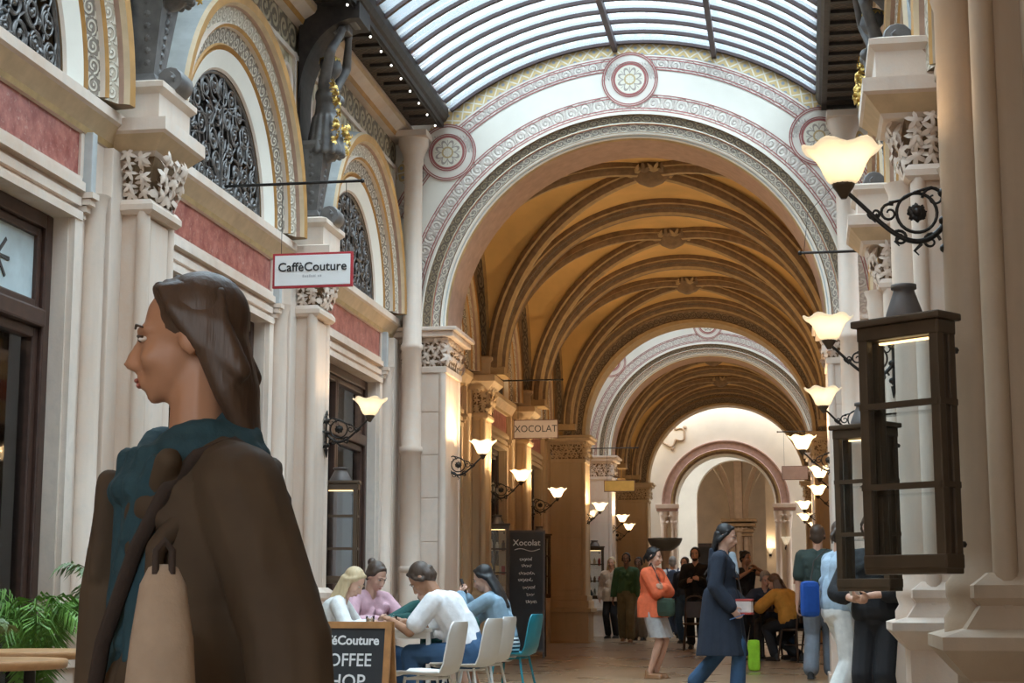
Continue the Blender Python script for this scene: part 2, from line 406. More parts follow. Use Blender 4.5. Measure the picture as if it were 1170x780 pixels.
# ---------- shared meshes: bay of the side wall
def bay_wall(mat, up=True, ztop=6.62):
    """flat wall of one bay with its shop opening and round-headed window"""
    mb = MB(); w = 1.26
    for s in (-1, 1):
        y0, y1 = sorted((s * w, s * HP)); mb.box(-.4, 0, y0, y1, -.25, 3.5, mat)
        a, b = sorted((s * 1.28, s * 1.40)); mb.box(0, .04, a, b, -.2, 3.56, mat)
        mb.lathe([(.10, .0), (.10, .7), (.12, .75), (.12, .85), (.085, .9), (.08, 3.6), (.095, 3.68), (.11, 3.72)], mat, (.03, s * 1.60, 0), 14)
        a, b = sorted((s * 1.40, s * 1.48)); mb.box(0, .09, a, b, 3.70, 4.12, 'blue_grey' if mat == 'stone_cream' else mat, .008)
        for i, (ww, nn) in enumerate(((.055, .11), (.045, .09), (.035, .06), (.02, .035))): mb.box(0, nn, s * 1.44 - ww, s * 1.44 + ww, 3.66 - i * .045, 3.70 - i * .045, mat)
        a, b = sorted((s * 1.26, s * HP)); mb.box(0, .05, a, b, -.25, .55, mat, .01); mb.box(0, .07, a, b, .55, .62, mat, .01)
        a, b = sorted((s * 1.48, s * HP)); mb.box(0, .03, a, b, 3.74, 4.10, mat); a, b = sorted((s * 1.73, s * HP)); mb.box(0, .10, a, b, -.2, 4.10, mat, .01)
    mb.box(-.4, 0, -HP, HP, 3.5, 4.37, mat)
    for z0, z1, n in ((3.50, 3.56, .05), (3.60, 3.66, .035), (3.70, 3.76, .06), (3.76, 3.80, .035)): mb.box(0, n, -1.38, 1.38, z0, z1, mat)
    mb.poly([(.012, -1.36, 3.80), (.012, 1.36, 3.80), (.012, 1.36, 4.11), (.012, -1.36, 4.11)], 'red_marble')
    for a, b in ((-1.40, -1.35), (1.35, 1.40)): mb.box(0, .03, a, b, 3.8, 4.12, mat)
    prof = [(0, 4.10), (.04, 4.11), (.05, 4.15), (.07, 4.18), (.12, 4.25), (.14, 4.27), (.14, 4.34), (0, 4.36)]
    mb.sweep(prof, lambda u, a, b: (a, u, b), [-HP, HP], [mat, 'rib_edge', 'ochre_stone', 'ochre_stone', mat, mat, 'plaster_white'])
    # upper wall around the round-headed window
    N = 28; k = []
    top = ztop
    for i in range(N + 1):
        t = pi * i / N; c, s_ = cos(t), sin(t); R = min(HP / max(abs(c), 1e-6), (top - ZS) / max(s_, 1e-6)); k.append((c, s_, R))
    # add the exact corners
    for i in range(N):
        (c0, s0, R0), (c1, s1, R1) = k[i], k[i + 1]
        q = [(0, 1.08 * c0, ZS + 1.08 * s0), (0, R0 * c0, ZS + R0 * s0), (0, R1 * c1, ZS + R1 * s1), (0, 1.08 * c1, ZS + 1.08 * s1)]
        e0 = abs(abs(R0 * c0) - HP) < 1e-4; e1 = abs(abs(R1 * c1) - HP) < 1e-4
        if e0 != e1: q.insert(2, (0, HP * (1 if c0 > 0 else -1), top))
        mb.poly(q, mat)
        rs = 1.76; lim = HP - .32; zt = top - .40
        A0 = min(lim / max(abs(c0), 1e-6), (zt - ZS) / max(s0, 1e-6)); A1 = min(lim / max(abs(c1), 1e-6), (zt - ZS) / max(s1, 1e-6))
        if A0 > rs + .02 and A1 > rs + .02:
            q = [(.03, rs * c0, ZS + rs * s0), (.03, A0 * c0, ZS + A0 * s0), (.03, A1 * c1, ZS + A1 * s1), (.03, rs * c1, ZS + rs * s1)]
            f0 = abs(abs(A0 * c0) - lim) < 1e-4; f1 = abs(abs(A1 * c1) - lim) < 1e-4
            if f0 != f1: q.insert(2, (.03, lim * (1 if c0 > 0 else -1), zt))
            mb.poly(q, 'foliage_relief')
    for s in (-1, 1):
        a, b = sorted((s * (HP - .32), s * (HP - .26))); mb.box(0, .06, a, b, ZS + .3, top - .34, mat); a, b = sorted((s * (HP - .24), s * (HP - .20))); mb.box(0, .05, a, b, ZS + .3, top - .34, 'ochre')
        c = (0, s * (HP - .62), top - .72)
        mb.lathe([(.12, .02), (.12, .07), (.16, .09), (.19, .07), (.20, .02)], mat, c, 20, axis='x', cap=False); mb.lathe([(.001, .045), (.12, .045)], 'dusky_rose', c, 20, axis='x', cap=False)
    mb.box(0, .06, -HP, HP, top - .40, top - .35, mat); mb.box(0, .04, -HP, HP, top - .35, top - .33, 'ochre')
    mb.poly([(.02, -HP, top - .33), (.02, HP, top - .33), (.02, HP, top - .03), (.02, -HP, top - .03)], 'frieze_relief', [(0, 0), (P, 0), (P, 1), (0, 1)])
    prof = [(0, top - .04), (.10, top - .03), (.12, top + .02), (.22, top + .08), (.24, top + .12), (.24, top + .16), (0, top + .17)]
    mb.sweep(prof, lambda u, a, b: (a, u, b), [-HP, HP], [mat, 'ochre', mat, 'ochre_stone', mat, mat])
    return mb
def archivolt_mesh(mat):
    mb = MB()
    prof = [(1.08, -.22), (1.08, .0), (1.10, .02), (1.245, .075), (1.25, .05), (1.285, .09), (1.30, .075), (1.425, .115), (1.43, .15), (1.455, .17), (1.47, .13), (1.595, .18), (1.60, .215), (1.625, .25), (1.69, .26), (1.70, .26), (1.72, .23), (1.75, .0)]
    mats = ['rib_brown', mat, 'plaster_white', 'ochre', 'ochre', 'ochre', 'carved_scroll', mat, 'ochre', mat, 'carved_pale', 'dusky_rose', 'ochre_stone', 'ochre', 'ochre', 'ochre_stone', 'blue_grey']
    mb.sweep(prof, lambda u, r, n: (n, r * cos(u / 1.35), ZS + r * sin(u / 1.35)), us(0, pi * 1.35, 40), mats, smooth=False)
    return mb
def grille_mesh():
    mb = MB(); r = random.Random(11); R = 1.06
    def spiral(cx, cz, rad, a0, sgn, turns=1.7):
        pts = []
        for i in range(22):
            t = i / 21; a = a0 + sgn * turns * 2 * pi * t; q = rad * (1 - t * .84); pts.append((0, cx + q * cos(a), cz + q * sin(a)))
        mb.tube(pts, [.013 - .005 * i / 21 for i in range(22)], 'iron_grille', 5)
        mb.ell((0, pts[-1][1], pts[-1][2]), .024, 'iron_grille', 6, 4)
    rows = [(.95, 13, .118), (.72, 10, .118), (.50, 7, .112), (.30, 4, .105), (.12, 2, .09)]
    for rr, n, q in rows:
        for i in range(n):
            t = pi * (i + .5) / n; cy, cz = rr * cos(t), max(rr * sin(t), q + .01)
            if hypot(cy, cz) + q > R: f = (R - q) / hypot(cy, cz); cy *= f; cz *= f
            spiral(cy, cz, q, t + r.uniform(0, 6), r.choice((-1, 1)))
            spiral(cy, cz, q * .9, t + pi + r.uniform(0, 2), r.choice((-1, 1)), 1.2)
    for i in range(13):
        t = pi * (i + .5) / 13; pts = []
        for j in range(10):
            q = .1 + (R - .1) * j / 9; a = t + .16 * sin(j * 1.5 + i); pts.append((0, q * cos(a), max(q * sin(a), .01)))
        mb.tube(pts, .011, 'iron_grille', 5)
        leaf(mb, (.02, .8 * cos(t), .8 * sin(t)), (1, 0, 0), .05, i, 'iron_grille', 4)
    mb.tube([(0, R * cos(pi * i / 30), R * sin(pi * i / 30)) for i in range(31)], .022, 'iron_grille', 6); mb.box(-.02, .02, -R, R, 0, .035, 'iron_grille'); mb.box(-.015, .015, -.012, .012, 0, R, 'iron_grille')
    return mb
BAY = {}
FAN = None
simple('curtain', (.62, .52, .42), .9, var=.1, scale=3); simple('curtain_blue', (.50, .58, .62), .9, var=.1, scale=3); simple('shop_dark', (.05, .052, .055), .8); simple('shop_beige', (.40, .31, .22), .85); simple('frosted_sky_tint', (.55, .66, .70), .35)
def bay(side, s, mat='stone_cream', inside='shop_dark', wallbits=None):
    global FAN
    key = mat
    if key not in BAY:
        BAY[key] = (bay_wall(mat).obj('w'), archivolt_mesh(mat).obj('a')); w, a = BAY[key]
    else: w, a = (o.copy() for o in BAY[key]); COL.objects.link(w); COL.objects.link(a)
    w.name = 'wall_left' if side == 'L' else 'wall_right'; tag(w, kind='structure'); on(side, w, s)
    a.name = nm('trim'); tag(a, kind='structure'); on(side, a, s)
    if FAN is None:
        f = empty('window_0'); g = grille_mesh().obj('grille', f, (-.03, 0, ZS + .01)); m = MB(); m.poly([(-.16, 1.08 * cos(pi * i / 24), ZS + 1.08 * sin(pi * i / 24)) for i in range(25)], 'shop_glass'); m.obj('glass', f); FAN = f
        m = MB(); m.box(-.19, -.13, -.02, .02, ZS, ZS + 1.08, 'brown_wood'); m.tube([(-.16, 1.06 * cos(pi * i / 24), ZS + 1.06 * sin(pi * i / 24)) for i in range(25)], .03, 'brown_wood', 6); m.obj('frame', f)
    else: f = copy_tree(FAN)
    f.name = nm('window'); tag(f, kind='structure'); on(side, f, s)
    # shop window
    d = empty(nm('window')); tag(d, kind='structure'); on(side, d, s); m = MB(); w_ = 1.26
    def ring(y0, y1, z0, z1, t, n0, n1):
        m.box(n0, n1, y0, y0 + t, z0, z1, 'brown_wood', .012); m.box(n0, n1, y1 - t, y1, z0, z1, 'brown_wood', .012); m.box(n0, n1, y0 + t, y1 - t, z0, z0 + t, 'brown_wood', .012); m.box(n0, n1, y0 + t, y1 - t, z1 - t, z1, 'brown_wood', .012)
    ring(-w_, w_, -.05, 3.5, .10, -.26, -.10); m.box(-.27, -.08, -w_ + .1, w_ - .1, 2.74, 2.86, 'brown_wood', .015)
    for a_, b_ in ((-w_ + .1, 0.), (0., w_ - .1)): ring(a_, b_, .30, 2.74, .07, -.23, -.13); ring(a_, b_, 2.86, 3.40, .06, -.23, -.13)
    m.box(-.25, -.12, -w_ + .1, w_ - .1, 0.02, .30, 'brown_wood', .01); m.obj('frame', d)
    for z0, z1 in ((.34, 2.72), (2.9, 3.38)):
        for a_, b_ in ((-1.11, -.05), (.05, 1.11)):
            g = MB(); g.box(-.185, -.175, a_, b_, z0, z1, 'shop_glass'); g.obj('pane', d)
    if side == 'L' and 8 < s < 18:
        for a_, b_ in ((-1.15, -.15), (.62, 1.15) if s < 10 else (.2, 1.15)):
            m = MB(); n_ = 40; cm = 'curtain_blue' if s < 10 else 'curtain'; m.grid([[(-.38 + .025 * sin(i * 1.3), a_ + (b_ - a_) * i / n_, z) for i in range(n_ + 1)] for z in (.05, 2.72)], cm); m.obj('curtain', d)  # first bay's pale blue stands for sky reflected in its glass
        l = bpy.data.lights.new('shop_light', 'POINT'); l.energy = 55 if s > 10 else 25; l.color = (1., .84, .64); l.shadow_soft_size = .2; q = bpy.data.objects.new('shop_light', l); COL.objects.link(q); q.location = PL(s, -1.1, 3.2)
    # the room behind
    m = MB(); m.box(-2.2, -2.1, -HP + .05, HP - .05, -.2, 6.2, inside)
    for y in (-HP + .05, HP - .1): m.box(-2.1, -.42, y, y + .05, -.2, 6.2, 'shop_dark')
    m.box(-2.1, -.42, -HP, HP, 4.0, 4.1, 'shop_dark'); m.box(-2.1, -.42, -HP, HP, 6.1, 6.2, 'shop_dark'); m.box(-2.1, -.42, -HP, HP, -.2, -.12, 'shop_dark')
    r = m.obj('wall_shop'); tag(r, kind='structure'); on(side, r, s)
    return d
# ---------- side walls
SL = [4.61, 8.94, 13.27, 17.60]
insL = {8.94: 'shop_dark', 13.27: 'shop_beige', 17.60: 'shop_beige'}
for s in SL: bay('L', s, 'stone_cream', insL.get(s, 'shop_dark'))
for s in (2.45, 6.78, 11.11, 15.44): pier('L', s, False, 'stone_cream')
SRS = [5.25, 9.1, 12.95, 16.8]
for s in (4.9, 9.1, 13.05, 17.0): bay('R', s, 'stone_tan' if s < 10 else 'stone_cream')  # near right stone is tan, darkened so its shade is in the colour
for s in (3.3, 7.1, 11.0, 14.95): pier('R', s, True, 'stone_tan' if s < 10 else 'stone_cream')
SV = [22.75, 26.95, 31.2]
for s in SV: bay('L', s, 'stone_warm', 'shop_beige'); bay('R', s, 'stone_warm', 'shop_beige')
for s in (24.85, 29.07): pier('L', s, False, 'stone_warm'); pier('R', s, True, 'stone_warm')
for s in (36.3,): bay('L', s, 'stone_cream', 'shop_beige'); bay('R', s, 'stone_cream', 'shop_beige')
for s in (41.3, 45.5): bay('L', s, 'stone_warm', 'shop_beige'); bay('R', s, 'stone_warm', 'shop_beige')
for s in (43.4,): pier('L', s, False, 'stone_warm'); pier('R', s, True, 'stone_warm')
# ---------- arches across the passage
def arch_wall(y0, y1, style, cx, ri=2.27, mat='stone_cream'):
    """thick cross wall with a round opening; y0 is the face towards the camera"""
    hwL = cx - (-XL - ANG_L * y0) ; hwR = (XR - ANG_R * y0) - cx; out = MB(); HW = max(hwL, hwR) + .02
    rmax = 3.62 if style == 'painted' else 3.1
    rm = ri + .25
    N = 56
    def ring(mb, r0, r1, y, mat, a0=0., a1=pi, n=N, ux=1.):
        t = us(a0, a1, n); rows = [[(cx + r * cos(a), y, ZC + r * sin(a)) for r in (r0, r1)] for a in t]
        mb.grid(rows, mat, False, [[(a * (r0 + r1) / 2 * ux, 0), (a * (r0 + r1) / 2 * ux, 1)] for a in t], False, True)
    face = 'plaster_white' if style == 'painted' else 'vault_ochre'
    rows = []; rows2 = []
    for i in range(N + 1):
        a = pi * i / N; r = min(rmax, HW / max(abs(cos(a)), 1e-6)); rows.append([(cx + rm * cos(a), y0, ZC + rm * sin(a)), (cx + r * cos(a), y0, ZC + r * sin(a))]); rows2.append([(p[0], y1, p[2]) for p in rows[-1]])
    out.grid(rows, face, smooth=False); out.grid(rows2, face, smooth=False); out.grid([[r[1], q[1]] for r, q in zip(rows, rows2)], face, smooth=False)
    
    for sd in (-1, 1):
        a, b = sorted((cx + sd * 2.2, cx + sd * (HW + .1))); out.box(a, b, y0 + .02, y1 - .02, 6.1, 7.14, face)
    w = out.obj(nm('wall_arch')); w.name = 'wall_cross'; tag(w, kind='structure')
    m = MB()   # moulded ring
    if style == 'painted':
        prof = [(ri, y1 - y0), (ri, .06), (ri + .015, .02), (ri + .03, 0), (ri + .045, -.0), (ri + .05, -.03), (ri + .07, -.04), (ri + .085, -.03), (ri + .09, -.02), (ri + .165, -.05), (ri + .17, -.07), (ri + .18, -.07), (ri + .19, -.06), (ri + .275, -.085), (ri + .28, -.11), (ri + .30, -.11), (ri + .305, 0)]
        mats = ['dusky_rose', 'rib_edge', 'plaster_white', 'blue_grey', 'plaster_white', 'plaster_white', 'rib_brown', 'plaster_white', 'carved_pale', 'line_red', 'rib_edge', 'plaster_white', 'carved_scroll_dark', 'rib_brown', 'plaster_white', 'plaster_white']
        mats[8] = 'painted_vine'
    else:
        prof = [(ri, y1 - y0), (ri, .03), (ri + .04, 0), (ri + .06, -.02), (ri + .08, 0), (ri + .20, -.05), (ri + .24, -.08), (ri + .27, -.05), (ri + .38, -.09), (ri + .42, -.12), (ri + .45, -.10), (ri + .47, .1)]
        mats = ['rib_edge', 'rib_edge', 'rib_edge', 'rib_brown', 'carved_scroll_dark', 'rib_brown', 'rib_edge', 'carved_scroll_dark', 'rib_brown', 'rib_edge', 'rib_brown']
    m.sweep(prof, lambda u, r, n: (cx + r * cos(u / 2.3), y0 + n, ZC + r * sin(u / 2.3)), us(0, pi * 2.3, 64), mats)
    tag(m.obj(nm('trim')), kind='structure')
    if style == 'painted':
        m = MB()
        def lines(r0, r1, y, a0=0., a1=pi):
            ring(m, r0, r1, y, 'painted_band', a0, a1)
            for q in (r0, r0 + .03, r1 - .042, r1 - .012): ring(m, q, q + .012, y - .002, 'line_red', a0, a1)
        e = math.acos(min(1, (HW - .05) / 3.31))
        lines(2.62, 2.83, y0 - .004); lines(3.14, 3.31, y0 - .004, e, pi - e)
        e2 = math.acos(min(1, (HW - .05) / 3.54))
        t = us(e2, pi - e2, 60); m.grid([[(cx + r * cos(a), y0 - .004, ZC + r * sin(a)) for r in (3.335, 3.54)] for a in t], 'diaper', False, [[(a * 3.4, 0), (a * 3.4, .21)] for a in t], False, True)
        for dx, dz, q in ((0, 3.02, .345), (-2.27, 2.20, .36), (2.26, 2.20, .36)):
            def disc(r0, r1, y, mat):
                n = 40; rows = [[(cx + dx + r * cos(2 * pi * i / n), y, ZC + dz + r * sin(2 * pi * i / n)) for r in (r0, r1)] for i in range(n + 1)]; uvs = [[(r / q * 1.7 * cos(2 * pi * i / n), r / q * 1.7 * sin(2 * pi * i / n)) for r in (r0, r1)] for i in range(n + 1)]
                m.grid(rows, mat, False, uvs, False, True)
            disc(0.001, q, y0 - .008, 'painted_band'); disc(0.0, q * .585, y0 - .012, 'medallion')
            for f in (1., .93, .66, .60): disc(q * f - .013, q * f, y0 - .013, 'line_red')
        tag(m.obj(nm('trim')), kind='structure')
    # the two piers that carry it
    pm = mat
    for sd in (-1, 1):
        b = MB(); xi = cx + sd * (ri + .02); xo = cx + sd * HW
        x0, x1 = sorted((xi, xo))
        b.box(x0, x1, y0, y1, -.3, 3.72, pm); b.box(x0, x1, y0 + .05, y1 - .05, 3.7, ZC, 'rib_brown')  # brown block behind the capital leaves carries the shade between them
        def slab(e, z0, z1, mt):
            a0, a1 = sorted((cx + sd * (ri + .02 - e), xo)); b.box(a0, a1, y0 - e, y1 + e, z0, z1, mt, .012)
        slab(.03, 3.70, 3.78, pm); slab(.05, 4.08, 4.13, pm); slab(.13, 4.13, 4.2, 'ochre_stone' if style != 'painted' else pm); slab(.17, 4.2, ZC, pm)
        slab(.10, -.3, .15, pm); slab(.07, .15, .72, pm); slab(.13, .72, .80, pm); slab(.08, .8, .95, pm); slab(.05, .95, 1.05, pm)
        for yy in (y0 + .02, y1 - .02): b.lathe([(.05, 1.0), (.05, 3.7)], pm, (xi + sd * .03, yy, 0), 10)
        for k in range(5): b.box(x0 + .04, x1 - .04, y0 - .008, y0 + .001, 1.15 + k * .52, 1.15 + k * .52 + .505, pm, .006)
        o = b.obj(nm('trim')); tag(o, kind='structure')
        c = MB(); r = random.Random(int(y0) + sd)
        for row in range(4):
            z = 3.84 + row * .085; e = .02 + row * .022
            n = int((x1 - x0) / .1)
            for j in range(n): leaf(c, (x0 + (j + .5 + .4 * (row % 2)) * (x1 - x0) / n, y0 + .03 - e, z), (r.uniform(-.4, .4), -1, r.uniform(-.2, .4)), r.uniform(.06, .085), r.uniform(0, 6), pm, 5)
            n = int((y1 - y0) / .12)
            for j in range(n): leaf(c, (xi + sd * .02 - sd * e, y0 + (j + .5) * (y1 - y0) / n, z), (-sd, r.uniform(-.4, .4), r.uniform(-.2, .4)), r.uniform(.06, .085), r.uniform(0, 6), pm, 5)
        for yy in (y0, y1):
            for k in (0, .12): leaf(c, (xi - sd * .05, yy - .05 if yy == y0 else yy + .05, 4.0 - k), (-sd, -1 if yy == y0 else 1, .2), .1, k * 9, pm, 5)
        c.obj('capital', o)
arch_wall(19.6, 20.5, 'painted', CX)
arch_wall(33.35, 34.1, 'brown', CX + .02, 2.27, 'stone_warm')
arch_wall(38.3, 39.1, 'painted', CX + .03)
arch_wall(47.6, 48.3, 'brown', CX + .03, 2.2, 'stone_warm')
# slender columns beside the first arch
for x in (-4.46, .74):
    m = MB(); y = 19.42
    m.lathe([(.20, -.1), (.20, .5), (.17, .55), (.17, .7), (.125, .78), (.12, 2.7), (.14, 2.72), (.14, 2.78), (.12, 2.8), (.118, 3.95), (.135, 3.97), (.135, 4.02), (.118, 4.04), (.112, 6.25), (.13, 6.28), (.12, 6.33), (.15, 6.42), (.19, 6.5), (.19, 6.58)], 'stone_cream', (x, y, 0), 20); m.box(x - .2, x + .2, y - .2, y + .17, 6.58, 6.66, 'stone_cream', .01)
    m.lathe([(.125, 1.3), (.137, 1.31), (.137, 1.36), (.125, 1.37)], 'stone_cream', (x, y, 0), 20); tag(m.obj(nm('trim')), kind='structure')
# ---------- vaults
def vault(ya, yb, nb, cx):
    L = (yb - ya) / nb; R = 2.60; H = 2.58; Z0 = 4.40; hy = L / 2 - .16; HWD = 2.93
    def z(x, y):
        a = H * sqrt(max(0, 1 - (x / R) ** 2)); b = H * sqrt(max(0, 1 - (y / hy) ** 2)); return Z0 + max(a, b)
    for b_ in range(nb):
        yc = ya + L * (b_ + .5); m = MB(); nx, ny = 72, 44; xs = [HWD * sin(pi / 2 * (2 * i / nx - 1)) for i in range(nx + 1)]; ys = [L / 2 * sin(pi / 2 * (2 * j / ny - 1)) for j in range(ny + 1)]
        b0 = m.add([(cx + x, yc + y, z(x, y)) for x in xs for y in ys]); ko, ks = m.m('vault_ochre'), m.m('vault_stencil')
        for i in range(nx):
            for j in range(ny):
                xm = abs(xs[i] + xs[i + 1]) / 2; ymm = abs(ys[j] + ys[j + 1]) / 2
                st = abs(xm - 2.15) / .3 + ymm / .42 < 1
                m.face((b0 + i * (ny + 1) + j, b0 + i * (ny + 1) + j + 1, b0 + (i + 1) * (ny + 1) + j + 1, b0 + (i + 1) * (ny + 1) + j), ks if st else ko, [(xs[i], ys[j]), (xs[i], ys[j + 1]), (xs[i + 1], ys[j + 1]), (xs[i + 1], ys[j])], True)
        o = m.obj('ceiling_vault'); tag(o, kind='structure')
        m = MB()
        dprof = [(-.13, -.03), (-.13, .05), (-.09, .06), (-.08, .10), (-.05, .15), (0, .165), (.05, .15), (.08, .10), (.09, .06), (.13, .05), (.13, -.03)]
        dm = ['rib_brown', 'rib_edge', 'rib_brown', 'rib_brown', 'rib_edge', 'rib_edge', 'rib_brown', 'rib_brown', 'rib_edge', 'rib_brown']
        for sg in (-1, 1):
            dx, dy = R, hy * sg; ln = hypot(dx, dy); tx, ty = dx / ln, dy / ln
            def fr(u, a, d):
                c, s_ = cos(u), sin(u); nx_, nz_ = -c * H, -s_ * ln; q = hypot(nx_, nz_); nx_, nz_ = nx_ / q, nz_ / q   # inward normal in the rib's plane
                t = -c * ln + (-nx_ if False else c * d * H / q); zz = Z0 + s_ * H - s_ * d * ln / q
                return (cx + t * tx - ty * a, yc + t * ty + tx * a, zz)
            m.sweep(dprof, fr, us(.02, pi - .02, 44), dm)
        # ribs along the side walls
        for sg in (-1, 1):
            m.sweep([(0, -.02), (0, .10), (.10, .12), (.14, .06), (.24, .08), (.28, -.02)], lambda u, a, d: (cx + sg * (HWD - .02 - a), yc - (hy - d) * cos(u), Z0 + (H - d) * sin(u)), us(0, pi, 36), ['rib_brown', 'rib_edge', 'rib_brown', 'carved_scroll_dark', 'rib_edge'])
        # boss of leaves where the ribs cross
        r = random.Random(b_); m.lathe([(.30, .02), (.28, -.10), (.18, -.20), (.05, -.26), (.001, -.26)], 'rib_brown', (cx, yc, Z0 + H - .02), 16, cap=False)
        for k in range(14):
            a = 2 * pi * k / 14; leaf(m, (cx + .30 * cos(a), yc + .30 * sin(a), Z0 + H - .12), (cos(a) * .5, sin(a) * .5, -1), .13, a, 'rib_edge' if k % 2 else 'rib_brown', 5)
        tag(m.obj(nm('trim')), kind='structure')
    tp = [(-.26, -.03), (-.26, .07), (-.20, .08), (-.19, .12), (-.12, .13), (-.10, .18), (-.04, .21), (.04, .21), (.10, .18), (.12, .13), (.19, .12), (.20, .08), (.26, .07), (.26, -.03)]
    tm = ['rib_brown', 'rib_edge', 'rib_brown', 'carved_scroll_dark', 'rib_brown', 'rib_edge', 'rib_brown', 'rib_edge', 'rib_brown', 'carved_scroll_dark', 'rib_brown', 'rib_edge', 'rib_brown']
    for k in range(nb + 1):
        y = ya + L * k; m = MB(); m.sweep(tp, lambda u, a, d: (cx + (R - d) * cos(u / 2.6), y + a, Z0 + (H - d) * sin(u / 2.6)), us(0, pi * 2.6, 56), tm)
        for sg in (-1, 1): m.box(cx + sg * R - .22 if sg < 0 else cx + sg * R - .2, cx + sg * R + .2 if sg < 0 else cx + sg * R + .22, y - .28, y + .28, Z0 - .06, Z0 + .06, 'rib_edge')
        tag(m.obj(nm('trim')), kind='structure')
vault(20.62, 33.3, 3, CX - .01)
vault(39.15, 47.55, 2, CX + .02)
# ---------- glass roof over the open courts, with its iron bars and edge beams
def roof(s0, s1, cx0, cx1, gl='roof_glass'):
    RR = 3.66; zc = 4.09; HA = math.asin(2.24 / RR)
    def cx(y): return cx0 + (cx1 - cx0) * (y - s0) / (s1 - s0)
    m = MB(); n = 24
    rows = [[(cx(y) + RR * sin(a), y, zc + RR * cos(a)) for a in us(-HA, HA, n)] for y in us(s0, s1, 6)]
    m.grid(rows, gl); o = m.obj('ceiling_glass'); tag(o, kind='structure')
    m = MB(); k = int((s1 - s0) / .38)
    for i in range(k + 1):
        y = s1 - .03 - i * .38
        m.sweep([(-.027, .02), (-.027, -.035), (.027, -.035), (.027, .02)], lambda u, a, d: (cx(y) + (RR + d) * sin(u), y + a, zc + (RR + d) * cos(u)), us(-HA, HA, n), ['roof_bar'] * 3)
    for a in (-.05, .29):
        m.obb((cx((s0 + s1) / 2) + (RR - .07) * sin(a), (s0 + s1) / 2, zc + (RR - .07) * cos(a)), (.03, 0, 0), ((cx1 - cx0) / 2, (s1 - s0) / 2, 0), (0, 0, .05), 'roof_bar')
    tag(m.obj('glazing_bars', o))
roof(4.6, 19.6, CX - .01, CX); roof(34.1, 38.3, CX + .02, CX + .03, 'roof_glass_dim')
for side in 'LR':
    for s0, s1 in ((4.6, 19.58), (34.12, 38.28)):
        m = MB(); e = .70 if side == 'L' else .77
        m.poly([(.02, s0, 6.80), (e - .12, s0, 6.80), (e - .12, s1, 6.80), (.02, s1, 6.80)], 'beam_coffer', [(0, 0), (.6, 0), (.6, s1 - s0), (0, s1 - s0)])
        prof = [(e - .12, 6.80), (e - .12, 6.76), (e - .06, 6.76), (e - .06, 6.82), (e - .03, 6.84), (e, 6.90), (e, 7.04), (e - .03, 7.06), (e - .03, 7.12), (.0, 7.14), (0, 6.8)]
        m.sweep(prof, lambda u, a, b: (a, u, b), [s0, s1], ['dark_beam'] * 10)
        k = int((s1 - s0) / .33)
        for i in range(k): m.box(.3, e - .12, s0 + i * .33, s0 + i * .33 + .06, 6.765, 6.80, 'dark_beam')
        o = m.obj(nm('trim')); tag(o, kind='structure')
        if side == 'L': onL(o, 0)
        else:  # mirrored run on the right wall
            o.location = PR(s1 + s0, 0, 0); o.rotation_euler = (0, 0, pi + ANG_R)
# outer wall tops above the cornice, so the roof edge is closed
for s0, s1 in ((4.6, 19.6), (34.1, 38.3)):
    for side in 'LR':
        m = MB(); m.box(-.4, 0, s0, s1, 6.6, 7.14, 'dark_beam'); o = m.obj('wall_left' if side == 'L' else 'wall_right'); tag(o, kind='structure')
        if side == 'L': onL(o, 0)
        else: o.location = PR(s1 + s0, 0, 0); o.rotation_euler = (0, 0, pi + ANG_R)
# ---------- unseen vault, walls and end face added at camera's end to darken the foreground
m = MB(); m.grid([[(CX + 2.95 * cos(a), y, 4.3 + 2.8 * sin(a)) for a in us(0, pi, 24)] for y in (-7., 4.6)], 'vault_ochre'); tag(m.obj('ceiling_vault'), kind='structure')
m = MB(); m.box(-4.95, -4.62, -7., 2.46, -.3, 4.6, 'stone_warm'); tag(m.obj('wall_left'), kind='structure')
m = MB(); m.box(1.02, 1.35, -7., 2.75, -.3, 4.6, 'stone_warm'); tag(m.obj('wall_right'), kind='structure')
m = MB(); N_ = 24; pts = [(CX + 2.95 * cos(pi * i / N_), 4.3 + 2.8 * sin(pi * i / N_)) for i in range(N_ + 1)]
for (xa, za), (xb, zb) in zip(pts, pts[1:]): m.poly([(xa, 4.6, za), (xb, 4.6, zb), (xb, 4.6, 8.2), (xa, 4.6, 8.2)], 'plaster_white')
tag(m.obj('wall_cross'), kind='structure')
# ---------- floor
m = MB(); m.poly([(-7.5, -9, fz(-9)), (4, -9, fz(-9)), (4, 75, fz(75)), (-7.5, 75, fz(75))], 'floor_stone'); tag(m.obj('floor'), kind='structure')
# ---------- end wall with the pink arch, and the hall beyond
YE = 49.2
def holed_wall(name, y, cx, r, zs, x0, x1, zt, mat, th):
    m = MB(); N = 32
    for yy in (y, y + th):
        m.poly([(x0, yy, -.3), (cx - r, yy, -.3), (cx - r, yy, zs), (x0, yy, zs)], mat); m.poly([(cx + r, yy, -.3), (x1, yy, -.3), (x1, yy, zs), (cx + r, yy, zs)], mat)
        pts = [(cx + r * cos(pi * i / N), yy, zs + r * sin(pi * i / N)) for i in range(N + 1)]
        for i in range(N):
            a, b = pts[i], pts[i + 1]; m.poly([a, (a[0] if 0 < i else x1, yy, zt) if i else (x1, yy, zt), (b[0] if i < N - 1 else x0, yy, zt), b], mat)
        m.poly([pts[0], (x1, yy, zs), (x1, yy, zt)], mat); m.poly([pts[-1], (x0, yy, zt), (x0, yy, zs)], mat)
    rim = [(cx + r, -.3)] + [(cx + r * cos(pi * i / N), zs + r * sin(pi * i / N)) for i in range(N + 1)] + [(cx - r, -.3)]
    m.grid([[(x, y, z), (x, y + th, z)] for x, z in rim], mat, smooth=False)
    o = m.obj(name); tag(o, kind='structure'); return o
CE = -1.85
